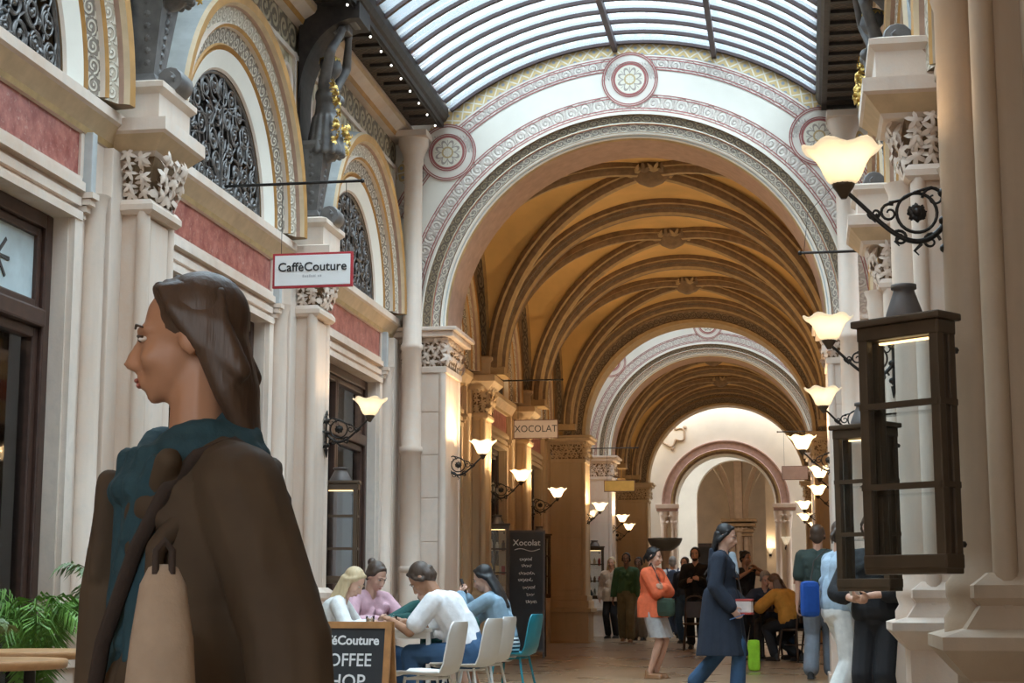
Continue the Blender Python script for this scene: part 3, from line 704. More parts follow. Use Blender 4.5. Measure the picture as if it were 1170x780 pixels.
holed_wall('wall_end', YE, CE, 1.42, 3.72, -5.4, 1.6, 7.2, 'plaster_white', .6)
m = MB(); m.sweep([(1.42, .05), (1.42, -.02), (1.47, -.06), (1.52, -.06), (1.54, -.10), (1.60, -.12), (1.62, -.07), (1.80, -.07), (1.83, -.10), (1.86, -.10), (1.88, .02)], lambda u, r, n: (CE + r * cos(u), YE + n, 3.72 + r * sin(u)), us(0, pi, 40), ['plaster_cream', 'plaster_white', 'rib_brown', 'rib_brown', 'rib_edge', 'pinkstone', 'pinkstone', 'pinkstone', 'dusky_rose', 'pinkstone'])
for sg in (-1, 1):
    a, b = sorted((CE + sg * 1.36, CE + sg * 2.05)); m.box(a, b, YE - .16, YE + .1, 3.60, 3.72, 'stone_cream', .01); m.box(a + .03, b - .03, YE - .12, YE + .1, 3.52, 3.60, 'pinkstone')
    for xx in (1.52, 1.80): m.lathe([(.13, -.2), (.13, .7), (.085, .8), (.08, 3.0), (.10, 3.05), (.09, 3.1), (.15, 3.5)], 'stone_cream', (CE + sg * xx, YE - .03, 0), 14)
    for k in range(8): leaf(m, (CE + sg * (1.45 + .06 * k), YE - .16, 3.2 + .18 * (k % 2)), (0, -1, .2), .07, k, 'stone_cream', 5)
tag(m.obj(nm('trim')), kind='structure')
m = MB()    # pierced trefoil in the plaster
c = V((CE - 1.52, YE - .02, 5.78))
pts = []
for i in range(60):
    a = 2 * pi * i / 60; r = .30 + .085 * cos(3 * a + pi / 2) + .04 * cos(6 * a); pts.append(V((c.x + r * cos(a + pi / 6), c.y, c.z + r * sin(a + pi / 6))))
m.tube(pts, .035, 'stone_tan', 6, closed=True); m.poly([p + V((0, -.004, 0)) for p in pts], 'plaster_white')
for a in (0, 2 * pi / 3, 4 * pi / 3): m.ell((c.x + .42 * cos(a + pi / 2), c.y, c.z - .42 * sin(a + pi / 2)), (.06, .03, .06), 'stone_tan', 8, 6)
tag(m.obj(nm('trim')), kind='structure')
holed_wall('wall_hall', 57.5, -1.82, 1.33, 4.35, -6, 3, 8, 'plaster_white', .5)
for x in (-5.4, 1.6):
    m = MB(); m.box(x - .2, x, YE + .6, 57.5, -.3, 8, 'plaster_white'); tag(m.obj('wall_hall'), kind='structure')
m = MB(); m.box(-7, 4, 57.5, 72, 7.9, 8.0, 'plaster_cream'); m.box(-5.4, 1.6, 49.8, 52.4, 7.9, 8.0, 'plaster_cream'); m.box(-5.4, 1.6, 54.6, 57.5, 7.9, 8.0, 'plaster_cream'); m.box(-.95, -.35, 67.2, 67.8, -.3, 8, 'plaster_cream'); tag(m.obj('ceiling'), kind='structure')
m = MB(); m.box(-7, 4, 72, 72.2, -.3, 8, 'plaster_cream')
for x in (-7, 4): m.box(x - .1, x, 58, 72, -.3, 8, 'plaster_cream')
tag(m.obj('wall_back'), kind='structure')
simple('taupe', (.33, .245, .18), .7)
m = MB(); cc = (-1.95, 65.5, 0)   # clustered column and the ribs that rise from it
m.box(cc[0] - .62, cc[0] + .62, cc[1] - .62, cc[1] + .62, -.2, .9, 'taupe', .03)
for k in range(8): a = 2 * pi * k / 8; m.lathe([(.16, .9), (.15, 1.0), (.14, 3.3), (.17, 3.4), (.2, 3.6)], 'taupe', (cc[0] + .36 * cos(a), cc[1] + .36 * sin(a), 0), 12)
m.lathe([(.36, .9), (.36, 3.4), (.44, 3.5)], 'taupe', cc, 16); 
for e, z in ((.50, 3.35), (.56, 3.5), (.64, 3.72), (.68, 3.9)): m.box(cc[0] - e, cc[0] + e, cc[1] - e, cc[1] + e, z, z + .12, 'rib_brown', .02)
for k in range(18): a = 2 * pi * k / 18; leaf(m, (cc[0] + .58 * cos(a), cc[1] + .58 * sin(a), 3.62), (cos(a), sin(a), .2), .14, a, 'taupe', 5)
for a in (0, pi, -pi / 2, -pi / 4, -3 * pi / 4, pi / 2):
    m.sweep([(-.14, 0), (-.14, .16), (-.05, .24), (.05, .24), (.14, .16), (.14, 0)], lambda u, w, d: (cc[0] + cos(a) * (.35 + (2.2 - d) * (1 - cos(u))) - sin(a) * w, cc[1] + sin(a) * (.35 + (2.2 - d) * (1 - cos(u))) + cos(a) * w, 4.0 + (2.9 - d) * sin(u)), us(0, pi / 2, 16), ['plaster_cream', 'taupe', 'taupe', 'taupe', 'plaster_cream'])
tag(m.obj(nm('trim')), kind='structure')
for x in (-3.3, .15): 
    d = empty(nm('door'), (x, 71.95, fz(72))); tag(d, kind='structure'); m = MB(); m.box(-.7, .7, -.06, .02, 0, 3.0, 'brown_wood', .02); m.obj('frame', d); m = MB(); m.box(-.58, -.03, -.09, -.05, .1, 2.85, 'shop_dark', .01); m.obj('leaf', d); m = MB(); m.box(.03, .58, -.09, -.05, .1, 2.85, 'shop_dark', .01); m.obj('leaf', d)
# ------------------------------------------------------------------ helpers for continuous bodies
def remesh(mb, voxel, name, mat, parent=None, smooth=6, loc=None):
    me = bpy.data.meshes.new('tmp'); me.from_pydata(mb.v, [], mb.f); o = bpy.data.objects.new('tmp', me); COL.objects.link(o)
    a = o.modifiers.new('r', 'REMESH'); a.mode = 'VOXEL'; a.voxel_size = voxel
    if smooth: b = o.modifiers.new('s', 'SMOOTH'); b.iterations = smooth; b.factor = .5
    dg = bpy.context.evaluated_depsgraph_get(); ev = o.evaluated_get(dg); m2 = bpy.data.meshes.new_from_object(ev); bpy.data.objects.remove(o); bpy.data.meshes.remove(me)
    m2.name = name; m2.materials.clear(); m2.materials.append(MATS[mat]); m2.polygons.foreach_set('use_smooth', [True] * len(m2.polygons)); m2.polygons.foreach_set('material_index', [0] * len(m2.polygons))
    q = bpy.data.objects.new(name, m2); COL.objects.link(q)
    if parent: q.parent = parent
    if loc: q.location = loc
    return q
# ------------------------------------------------------------------ wall lamps
def wall_lamp_mesh(root):
    m = MB(); I = 'iron'   # plate
    m.box(0, .018, -.022, .022, -.16, .17, I, .006)
    m.tube([(.01, 0, .17), (.015, 0, .22)], [.02, .004], I, 8); m.tube([(.01, 0, -.16), (.015, 0, -.24)], [.022, .004], I, 8)
    for z in (-.12, 0, .12):
        for s in (-1, 1): leaf(m, (.02, s * .03, z), (1, s * .6, .1), .045, z * 9, I, 3)
        m.ell((.02, 0, z), (.025, .022, .022), I, 8, 6)
    m.obj('wall_plate', root)
    m = MB(); pts = []
    for i in range(26):
        t = i / 25; pts.append((.02 + .42 * t, 0, -.015 - .33 * t * (1 - t) * (1 - t) * 1.75 + .155 * t ** 2.2))
    m.tube(pts, [.013 - .004 * i / 25 for i in range(26)], I, 8)
    pts = [(.135 + .085 * cos(a), 0, .035 + .085 * sin(a)) for a in us(0, 2 * pi, 26)]; m.tube(pts, .0075, I, 6)
    for c, r0, a0, sg, tn in (((.06, .10), .05, 0, 1, 1.2), ((.25, .035), .042, 2, -1, 1.3), ((.21, -.075), .035, 1, 1, 1.2), ((.08, -.09), .04, 3, -1, 1.2), ((.31, .035), .03, 0, -1, 1.)):
        m.tube([(c[0] + r0 * (1 - .8 * i / 17) * cos(a0 + sg * tn * 6.28 * i / 17), 0, c[1] + r0 * (1 - .8 * i / 17) * sin(a0 + sg * tn * 6.28 * i / 17)) for i in range(18)], [.0075 - .003 * i / 17 for i in range(18)], I, 6)
    m.tube([(.02, 0, .12), (.07, 0, .145), (.14, 0, .125), (.2, 0, .09), (.25, 0, .08)], .007, I, 6)
    for p, s_ in (((.12, 0, -.10), .03), ((.2, 0, -.06), .03), ((.30, 0, .03), .022)): m.tube([p, (p[0] + s_, 0, p[2] - s_), (p[0] + s_ * .4, 0, p[2] - 1.6 * s_)], [.009, .007, .003], I, 6)
    m.obj('scroll_arm', root)
    m = MB()
    for k in range(8): a = 2 * pi * k / 8; leaf(m, (.135 + .028 * cos(a), -.012, .035 + .028 * sin(a)), (cos(a) * .4, -1, sin(a) * .4), .022, a, I, 3); leaf(m, (.135 + .028 * cos(a), .012, .035 + .028 * sin(a)), (cos(a) * .4, 1, sin(a) * .4), .022, a, I, 3)
    m.ell((.135, 0, .035), (.022, .028, .022), I, 10, 8); m.obj('rosette', root)
    c = (.44, 0, .13); m = MB()
    m.lathe([(.012, -.03), (.022, -.015), (.03, 0), (.045, .02), (.05, .035), (.046, .04)], 'bronze_frame', c, 14); m.obj('lamp_holder', root)
    m = MB(); w = lambda a, h: 1 + .035 * max(0, (h - .1) / .1) * cos(6 * a)
    out = [(.045, .03), (.068, .05), (.083, .08), (.095, .11), (.115, .145), (.145, .175), (.168, .19)]; inn = [(r - .006, h + .006) for r, h in out][::-1]
    m.lathe(out + inn, 'lamp_bowl', c, 36, cap=False, wob=w); m.v = [(x, y, z + .012 * max(0, (z - c[2] - .10) / .09) * cos(6 * atan2(y, x - c[0]))) for x, y, z in m.v]; m.obj('glass_bowl', root)
    m = MB(); m.ell((c[0], 0, c[2] + .085), (.033, .033, .045), 'bulb', 12, 8); m.obj('light_bulb', root)
LAMP = None
def lamp(side, s, n, label, z=2.58, pw=7., rz=0.):
    global LAMP
    if LAMP is None: o = empty('wall_lamp'); wall_lamp_mesh(o); LAMP = o
    else: o = copy_tree(LAMP)
    on(side, o, s, n, z); o.rotation_euler[2] += rz; tag(o, label, 'wall lamp', 'scrolled iron wall lamps')
    bpy.context.view_layer.update()
    l = bpy.data.lights.new('lamp_light', 'POINT'); l.energy = pw; l.color = (1., .72, .42); l.shadow_soft_size = .05; q = bpy.data.objects.new('lamp_light', l); COL.objects.link(q); q.location = o.matrix_world @ V((.44, 0, .30))
PA = .02 + 2.27
lamp('L', 15.58, .30, 'lit iron wall lamp above the glass case beside the brown shop window')
lamp('L', 20.05, .62, 'lit iron wall lamp on the near pale arch pier, left of the chalkboard', pw=55)
lamp('L', 24.85, .36, 'lit iron wall lamp directly above the display case behind the chalkboard', pw=80)
lamp('L', 29.07, .36, 'lit iron wall lamp just below the chocolate shop hanging sign', pw=80)
lamp('L', 33.75, .62, 'upper lit wall lamp of the pair left of the yellow hanging sign', pw=55)
lamp('L', 36.6, .12, 'lower lit wall lamp of the pair left of the yellow hanging sign', pw=16)
lamp('L', 38.7, .62, 'upper lit wall lamp of the pair right of the yellow hanging sign', pw=55)
lamp('L', 43.4, .36, 'lower lit wall lamp of the pair right of the yellow hanging sign', pw=55)
lamp('R', 7.1, .395, 'nearest and largest lit wall lamp, on the near stone column', rz=.12)
lamp('R', 11.5, .40, 'lit wall lamp whose iron scroll shows through the nearest glass case', rz=.1)
lamp('R', 15.5, .40, 'lit wall lamp low beside the glass case, third lamp along the near wall', rz=.1)
lamp('R', 20.05, .60, 'lit wall lamp right above the brown hanging sign', pw=55)
lamp('R', 24.85, .36, 'lit wall lamp overlapping the end of the brown hanging sign', pw=80)
lamp('R', 29.07, .36, 'lit wall lamp second below the brown hanging sign, set to the wall side', pw=80)
lamp('R', 33.75, .60, 'lit wall lamp below the brown hanging sign, standing out into the passage', pw=55)
lamp('R', 36.6, .12, 'small lit wall lamp behind an iron scroll, above the lowest lamp', pw=16)
lamp('R', 38.7, .60, 'small lit wall lamp standing out to the side over the mustard jacket diner', pw=55)
lamp('R', 43.4, .36, 'lowest and smallest lit scroll lamp, beside the man in the dark shirt', pw=55)
# plain sconce on the end wall
o = empty('wall_sconce', (CE + 1.72, YE - .19, 2.55)); tag(o, 'small frosted cone sconce on the white end wall beside the arch', 'wall lamp')
m = MB(); m.lathe([(.04, -.02), (.06, .02), (.13, .16), (.15, .20), (.14, .20), (.05, .03)], 'lamp_bowl', (0, 0, 0), 20, cap=False); m.obj('lamp_shade', o); m = MB(); m.tube([(0, .18, -.12), (0, .06, -.12), (0, 0, -.03)], .012, 'iron', 8); m.ell((0, .17, -.12), (.04, .015, .06), 'iron', 10, 8); m.obj('bracket', o); m = MB(); m.ell((0, 0, .07), .03, 'bulb', 10, 8); m.obj('light_bulb', o)
# ------------------------------------------------------------------ glazed lantern display cases
simple('chimney_grey', (.13, .115, .11), .5, .3)
for n_, c in (('jar_red', (.40, .05, .03)), ('jar_gold', (.62, .40, .12)), ('jar_cream', (.72, .64, .5)), ('jar_brown', (.18, .09, .04))): simple(n_, c, .35)
def lantern(name, W, D, H, chim=True, solid=False):
    """glass case; local x right, y back, z up from its bottom"""
    o = empty(name); t = .042; B = 'bronze_frame'; m = MB()
    for x in (-W / 2, W / 2 - t):
        for y in (-D / 2, D / 2 - t): m.box(x, x + t, y, y + t, 0, H, B, .006)
    for z in (0, H - t * 1.3):
        for y in (-D / 2, D / 2 - t): m.box(-W / 2, W / 2, y - .004, y + t + .004, z, z + t * 1.3, B, .006)
        for x in (-W / 2, W / 2 - t): m.box(x - .004, x + t + .004, -D / 2, D / 2, z, z + t * 1.3, B, .006)
    m.box(-W / 2 - .02, W / 2 + .02, -D / 2 - .02, D / 2 + .02, H, H + .03, B, .008); m.box(-W / 2, W / 2, -D / 2, D / 2, -.02, .012, B, .006)
    m.obj('frame', o)
    for k in (1, 2):
        m = MB(); z = H * k / 3; m.box(-W / 2 + .01, W / 2 - .01, -D / 2 - .002, -D / 2 + .02, z - .012, z + .012, B); m.box(-W / 2 - .002, -W / 2 + .02, -D / 2, D / 2, z - .012, z + .012, B); m.box(W / 2 - .02, W / 2 + .002, -D / 2, D / 2, z - .012, z + .012, B); m.obj('glazing_bar', o)
        m = MB(); m.box(-W / 2 + .03, W / 2 - .03, -D / 2 + .03, D / 2 - .03, z - .035, z - .027, 'glass'); m.obj('shelf', o)
    m = MB(); m.box(-W / 2 + t, W / 2 - t, -D / 2 + .012, -D / 2 + .018, t, H - t, 'glass'); m.obj('front_pane', o)
    for x in (-W / 2 + .012, W / 2 - .018): m = MB(); so = solid and x > 0; m.box(x, x + .006, -D / 2 + t, D / 2 - t, t, H - t, 'bronze_frame' if so else 'glass'); m.obj('side_panel' if so else 'side_pane', o)
    m = MB(); m.box(-W / 2 + t, W / 2 - t, D / 2 - .018, D / 2 - .012, t, H - t, 'glass'); m.obj('back_pane', o)
    m = MB(); m.box(-W / 2 + .06, W / 2 - .06, D / 2 - .06, D / 2 - .045, H - .066, H - .058, 'warm_strip'); m.obj('light_strip', o)
    if chim:
        m = MB(); q = min(W, D * 1.6) * .38; m.lathe([(q, H + .03), (q * .98, H + .045), (q * .72, H + .10), (q * .58, H + .13), (q * .56, H + .14), (q * .68, H + .143), (q * .68, H + .16), (q * .2, H + .165)], 'chimney_grey', (0, 0, 0), 20); m.obj('chimney', o)
    m = MB(); m.tube([(W * .3, D / 2, H * .9), (W * .3, D / 2 + .12, H * .9)], .014, 'iron', 6); m.obj('bracket', o); m = MB(); m.tube([(W * .3, D / 2, H * .1), (W * .3, D / 2 + .12, H * .1)], .014, 'iron', 6); m.obj('bracket', o)
    return o
def goods(o, W, D, H, label, r):
    """jars and packets standing on the case's shelves: things of their own"""
    for k in range(3):
        z = .014 if k == 0 else H * k / 3 - .026
        n = 3
        for j in range(n):
            x = -W * .26 + W * .52 * j / (n - 1); h = r.uniform(.11, .19); q = W * .075; mt = r.choice(('jar_red', 'jar_gold', 'jar_cream', 'jar_brown'))
            m = MB()
            if r.random() < .55: m.lathe([(q, 0), (q, h * .7), (q * .6, h * .85), (q * .6, h), (q * .1, h)], mt, (0, 0, 0), 10)
            else: m.box(-q, q, -q * .7, q * .7, 0, h, mt, .006)
            g = m.obj('sweet_jar'); g.location = o.matrix_world @ V((x, 0, z)); g.rotation_euler = o.rotation_euler; tag(g, label, 'jar', label)
r_ = random.Random(4)
def put_lan(o, loc, rz): o.location = loc; o.rotation_euler = (0, 0, rz); bpy.context.view_layer.update(); return o
o = lantern('display_case', .37, .12, .95, True, True); put_lan(o, (.465, 6.62, 1.11), radians(-38)); tag(o, 'nearest tall empty bronze glass case with lit top on the column', 'display case', 'glass lantern cases')
o = lantern('display_case', .37, .14, .95, True, True); put_lan(o, (.46, 10.25, 1.06), radians(-36)); tag(o, 'second bronze glass case, half hidden behind the nearest one', 'display case', 'glass lantern cases')
o = lantern('display_case', .36, .18, .95); put_lan(o, PL(15.95, .36, 1.16), radians(8)); tag(o, 'grey glass case under the lamp beside the brown shop window', 'display case', 'glass lantern cases')
o = lantern('display_case', .36, .18, 1.08); put_lan(o, PL(25.3, .36, 1.02), radians(10)); tag(o, 'lit case filled with sweets just left of the chalkboard', 'display case', 'glass lantern cases'); goods(o, .36, .18, 1.08, 'jars of sweets in the lit case left of the chalkboard', r_)
o = lantern('display_case', .36, .18, 1.08); put_lan(o, PL(29.5, .42, 1.02), radians(40)); tag(o, 'narrow lit case showing just right of the chalkboard', 'display case', 'glass lantern cases')
o = lantern('display_case', .40, .20, 1.10); put_lan(o, PL(36.9, .60, 1.0), radians(12)); tag(o, 'lit case of goods with a grey chimney near the woman in beige', 'display case', 'glass lantern cases'); goods(o, .40, .20, 1.10, 'jars of sweets in the far lit case with the grey chimney', r_)
# ------------------------------------------------------------------ hanging signs
def text_mesh(body, size, mat, parent, loc, rot, name='lettering', ext=.003, sx=1., bold=0.):
    cu = bpy.data.curves.new('t', 'FONT'); cu.body = body; cu.size = size; cu.align_x = 'CENTER'; cu.align_y = 'CENTER'; cu.extrude = ext; cu.offset = bold; cu.resolution_u = 3
    t = bpy.data.objects.new('t', cu); COL.objects.link(t); dg = bpy.context.evaluated_depsgraph_get(); me = bpy.data.meshes.new_from_object(t.evaluated_get(dg)); bpy.data.objects.remove(t)
    me.materials.clear(); me.materials.append(MATS[mat]); o = bpy.data.objects.new(name, me); COL.objects.link(o); o.parent = parent; o.location = loc; o.rotation_euler = rot; o.scale = (sx, 1, 1); return o
simple('sign_red', (.42, .03, .04), .45); simple('sign_white', (.80, .80, .79), .5, var=.02); simple('black_ink', (.02, .02, .022), .5); simple('sign_mauve', (.58, .50, .46), .6, var=.05); simple('sign_brown', (.16, .075, .05), .5); simple('sign_gold', (.62, .40, .10), .5); simple('grey_ink', (.45, .45, .46), .6); simple('sign_rose', (.42, .30, .27), .6)
def hang_sign(name, label, c, W, H, zrod, xw, border, face, bt=.018, txt=(), rod=(None, None)):
    o = empty(name, c); tag(o, label, 'sign'); m = MB(); m.box(-W / 2, W / 2, -.015, .015, -H / 2, H / 2, border, .004); m.box(-W / 2 + bt, W / 2 - bt, -.019, .019, -H / 2 + bt, H / 2 - bt, face, .002); m.obj('board', o)
    m = MB(); m.tube([(xw - c[0], 0, zrod - c[2]), ((W / 2 + .06) * (1 if xw < c[0] else -1), 0, zrod - c[2])], .013, 'iron', 8); m.ell(((W / 2 + .07) * (1 if xw < c[0] else -1), 0, zrod - c[2]), .02, 'iron', 8, 6); m.obj('rod', o)
    for x in (-W * .4, W * .4): m = MB(); m.tube([(x, 0, H / 2), (x, 0, zrod - c[2])], .003, 'iron', 5); m.obj('hanger', o)
    for body, size, mt, z, sx, bold in txt: text_mesh(body, size, mt, o, (0, -.021, z), (pi / 2, 0, 0), sx=sx, bold=bold)
    return o
hang_sign('hanging_sign', 'white sign with a red border lettered CaffèCouture hanging on an iron rod', (-3.93, 13.35, 3.74), .70, .30, 4.50, PL(13.35, -.02)[0], 'sign_red', 'sign_white', .02, (('CaffèCouture', .108, 'black_ink', .025, 1., .0012),))
so = [q for q in COL.objects if q.get('label', '').startswith('white sign with a red border')][0]; m = MB()
for i in range(9): m.box(-.085 + .019 * i, -.085 + .019 * i + (.014 if i != 6 else .004), -.0205, -.019, -.062, -.062 + (.022, .016, .018)[i % 3], 'grey_ink')
m.obj('small_print', so)
hang_sign('hanging_sign', 'pale sign lettered XOCOLAT hanging in the vaulted part of the passage', (-4.08, 26.9, 3.74), .74, .31, 4.55, PL(26.9, -.02)[0], 'sign_brown', 'sign_mauve', .014, (('XOCOLAT', .16, 'black_ink', .0, .92, 0),))
hang_sign('hanging_sign', 'plain golden yellow sign hanging before the far arch', (-3.66, 36.3, 3.42), .68, .25, 4.25, PL(36.3, -.02)[0], 'sign_brown', 'sign_gold', .014, (('CHOCOLATE', .07, 'ochre', .0, 1., 0),) if False else ())
hang_sign('hanging_sign', 'dull brown sign hanging over the far lamps by the end wall', (.13, 36.3, 3.66), .56, .30, 4.55, PR(36.3, -.02)[0], 'sign_brown', 'sign_rose', .012, ())
o = empty('sign_bracket', PR(17., .02, 4.5)); o.rotation_euler = (0, 0, pi + ANG_R); tag(o, 'bare horizontal iron sign rod with a stay wire and no board', 'sign bracket'); m = MB(); m.tube([(-.04, 0, 0), (.98, 0, 0)], .014, 'iron', 8); m.ell((.99, 0, 0), .024, 'iron', 8, 6); m.lathe([(.05, 0), (.04, .02), (.015, .03)], 'iron', (0, 0, 0), 12, axis='x'); m.obj('rod', o); m = MB(); m.tube([(.95, 0, .01), (.90, 0, .42), (.0, 0, 1.3)], .003, 'iron', 5); m.obj('stay_wire', o)
# ------------------------------------------------------------------ statues that carry the roof beam
def statue():
    o = empty('statue'); m = MB(); S = 'statue_grey'
    rows = [(.10, .20, 4.63), (.13, .22, 4.68), (.10, .19, 4.74), (.115, .21, 4.9), (.16, .27, 5.34), (.18, .29, 5.38), (.18, .29, 5.42)]
    rectloft(m, rows, S, 0)
    for k in range(9): leaf(m, (.20 + .0095 * k, 0, 4.78 + k * .062), (1, 0, .1), .045, k, S, 4)
    for s in (-1, 1):
        m.lathe([(.09, -.12), (.10, -.1), (.10, .1), (.09, .12)], S, (.32, s * .0, 4.68), 12, axis='y') if s > 0 else None
        for k in range(6): leaf(m, (.14, s * (.115 + .009 * k), 4.82 + k * .09), (0, s, 0), .045, k, S, 4)
    for k in range(7): leaf(m, (.36, -.12 + .04 * k, 4.70), (1, 0, .3), .05, k, S, 5)
    m.obj('pedestal', o)
    m = MB()
    m.cap((.24, 0, 5.40), (.24, 0, 5.70), .17, .125); 
    for k in range(14):    # drapery folds
        a = 2 * pi * k / 14; m.cap((.24 + .17 * cos(a), .17 * sin(a), 5.32), (.24 + .125 * cos(a), .125 * sin(a), 5.68), .036, .02, seg=7)
    m.cap((.24, 0, 5.66), (.26, 0, 5.86), .125, .12); m.ell((.25, 0, 5.90), (.12, .165, .12), 'x'); m.cap((.26, -.13, 5.98), (.26, .13, 5.98), .075, .075)
    for s in (-1, 1): m.ell((.355, s * .07, 5.88), (.055, .06, .058), 'x')
    m.cap((.26, 0, 6.0), (.28, 0, 6.10), .055, .05); m.ell((.30, 0, 6.20), (.095, .08, .115), 'x'); m.ell((.385, 0, 6.185), (.02, .018, .022), 'x', 8, 6); m.ell((.27, 0, 6.24), (.105, .095, .10), 'x')
    for s in (-1, 1):
        sh = V((.26, s * .17, 6.0)); el = V((.36, s * .30, 6.28)); wr = V((.42, s * .14, 6.50)); m.cap(sh, el, .062, .05); m.cap(el, wr, .05, .036); m.ell(wr + V((.0, -s * .01, .045)), (.045, .035, .05), 'x')
    remesh(m, .014, 'figure', S, o, 3)
    m = MB(); r = random.Random(5)
    def swag(p0, p1, sag, n):
        for i in range(n):
            t = i / (n - 1); p = V(p0).lerp(V(p1), t) + V((.05 * sin(pi * t), 0, -sag * sin(pi * t)))
            for k in range(3): leaf(m, p + V((r.uniform(-.02, .03), r.uniform(-.03, .03), r.uniform(-.03, .03))), (1, r.uniform(-1, 1), r.uniform(-.6, .6)), r.uniform(.03, .05), r.uniform(0, 6), 'gold', 5)
    swag((.36, -.22, 5.98), (.38, -.20, 5.40), -.02, 14); swag((.40, -.16, 5.62), (.42, .16, 5.62), .14, 9); swag((.40, .15, 5.62), (.40, .18, 5.40), 0, 6)
    m.obj('garland', o)
    m = MB()
    for k in range(10): a = 2 * pi * k / 10; leaf(m, (.27 + .10 * cos(a), .095 * sin(a), 6.29), (cos(a), sin(a), .8), .045, a, 'gold', 5)
    m.obj('wreath', o)
    m = MB(); m.box(.20, .56, -.12, .12, 6.62, 6.76, S, .02); m.box(.30, .48, -.09, .09, 6.54, 6.63, S, .02)
    for s in (-1, 1): m.lathe([(.06, -.02), (.06, .02)], S, (.50, s * .12, 6.69), 12, axis='y')
    m.obj('bracket_head', o)
    m = MB(); prof = [(.02 + .56 * (1 - cos(a)), 5.85 + .78 * sin(a)) for a in us(0, pi / 2, 12)] + [(.62, 6.63), (.62, 6.80), (.02, 6.80)]
    b0 = [(x, -.22, z) for x, z in prof]; b1 = [(x, .22, z) for x, z in prof]; n_ = len(prof)
    for i in range(n_): j = (i + 1) % n_; m.poly([b0[i], b0[j], b1[j], b1[i]], 'dark_beam')
    for b in (b0, b1):
        for i in range(n_ - 4): m.poly([b[i], b[i + 1], (b[i + 1][0], b[i][1], 6.8), (b[i][0], b[i][1], 6.8)], 'dark_beam')
        m.poly([b[n_ - 4], b[n_ - 3], b[n_ - 2], (b[n_ - 4][0], b[0][1], 6.8)], 'dark_beam')
    m.obj('bracket', o)
    m = MB(); m.box(.0, .03, -.19, .19, 4.64, 6.6, 'dark_beam'); m.obj('back_panel', o)
    return o
ST = statue(); 
for i, (sd, s, lb) in enumerate((('L', 15.44, 'grey female statue with gold garlands carrying the beam above the CaffèCouture sign'), ('L', 11.11, 'grey statue on the nearer left pier, only its gold trimmed pedestal in view'), ('R', 14.95, 'grey female statue with gold wreath above the nearest wall lamp'), ('R', 11.0, 'grey statue on the nearer right pier, seen only as its dark pedestal'))):
    o = ST if i == 0 else copy_tree(ST); on(sd, o, s, .05 if sd == 'L' else .02, 0); tag(o, lb, 'statue', 'statues under the roof beams')
# string of small lights along the left beam
o = empty('string_lights'); onL(o, 0); tag(o, 'string of tiny white lights along the lower edge of the dark roof beam', 'string lights'); m = MB(); m.tube([(.62, s, 6.745 - .02 * abs(sin(s * 3))) for s in us(12, 19.4, 40)], .006, 'iron', 5); m.obj('cable', o)
for k in range(16):
    m = MB(); s = 12.2 + k * .47; m.tube([(.60, s, 6.735), (.60, s, 6.70)], .005, 'iron', 5); m.ell((.60, s, 6.69), .013, 'bulb_white', 8, 6); m.obj('light_bulb', o)
# stone basin by the end wall
o = empty('stone_basin', (-3.35, 45.3, fz(45.3))); tag(o, 'wide grey stone basin raised on a stem near the end wall', 'basin'); m = MB(); m.lathe([(.30, 0), (.30, .15), (.18, .22), (.12, .5), (.10, 1.6), (.13, 2.0), (.16, 2.1)], 'stone_tan', (0, 0, 0), 20); m.obj('pedestal', o); m = MB(); m.lathe([(.16, 2.08), (.25, 2.12), (.40, 2.24), (.46, 2.36), (.47, 2.42), (.44, 2.42), (.36, 2.3), (.05, 2.2)], 'slate', (0, 0, 0), 28, cap=False) if simple('slate', (.12, .13, .13), .5) else 0; m.obj('bowl', o)

o = empty('wall_sconce', (-.80, 67.14, 2.75)); tag(o, 'orange glowing sconce on a pillar in the far hall beyond the last arch', 'wall lamp')
m = MB(); m.lathe([(.04, -.02), (.06, .02), (.13, .16), (.15, .22), (.14, .22), (.05, .03)], 'lamp_bowl', (0, -.05, 0), 20, cap=False); m.obj('lamp_shade', o); m = MB(); m.box(-.05, .05, 0, .06, -.12, .05, 'iron', .01); m.obj('bracket', o); m = MB(); m.ell((0, -.05, .10), .045, 'bulb', 10, 8); m.obj('light_bulb', o)
for p, e in (((-.80, 66.9, 3.1), 20), ((-3.9, 62.5, 4.6), 60), ((.3, 62.5, 4.6), 60)):  # the sconce's light, then two added warm fills with no fixture
    l = bpy.data.lights.new('lamp_light', 'POINT'); l.energy = e; l.color = (1., .72, .45); l.shadow_soft_size = .15; q = bpy.data.objects.new('lamp_light', l); COL.objects.link(q); q.location = p
# ------------------------------------------------------------------ placing by a line of sight
def atpx(px, Y):
    """ground position at depth Y that lies under column px of the photograph"""
    fw = V((-sin(YAW) * cos(PITCH), cos(YAW) * cos(PITCH), sin(PITCH))); rt = V((cos(YAW), sin(YAW), 0)); up = rt.cross(fw)
    d = fw + rt * ((px - 585) / FPX) + up * ((390 - HOR) / FPX); d = d * (Y / d.y); return V((d.x, Y, fz(Y)))
simple('chair_white', (.78, .77, .75), .4, var=.03); simple('chair_teal', (.02, .25, .33), .4, var=.06); simple('table_white', (.80, .79, .77), .35, var=.03); simple('chrome', (.6, .6, .6), .2, .9); simple('wood_light', (.50, .27, .12), .45, var=.18, scale=8); simple('wood_frame', (.42, .20, .07), .5, var=.2, scale=10)
simple('dark_wood', (.06, .032, .02), .4, var=.2); simple('latte', (.62, .42, .27), .4, var=.1); simple('milk_foam', (.85, .78, .68), .5); simple('slate_board', (.022, .024, .028), .6, var=.2); simple('chalk', (.78, .79, .80), .9, var=.05); simple('leather_black', (.018, .018, .02), .4)
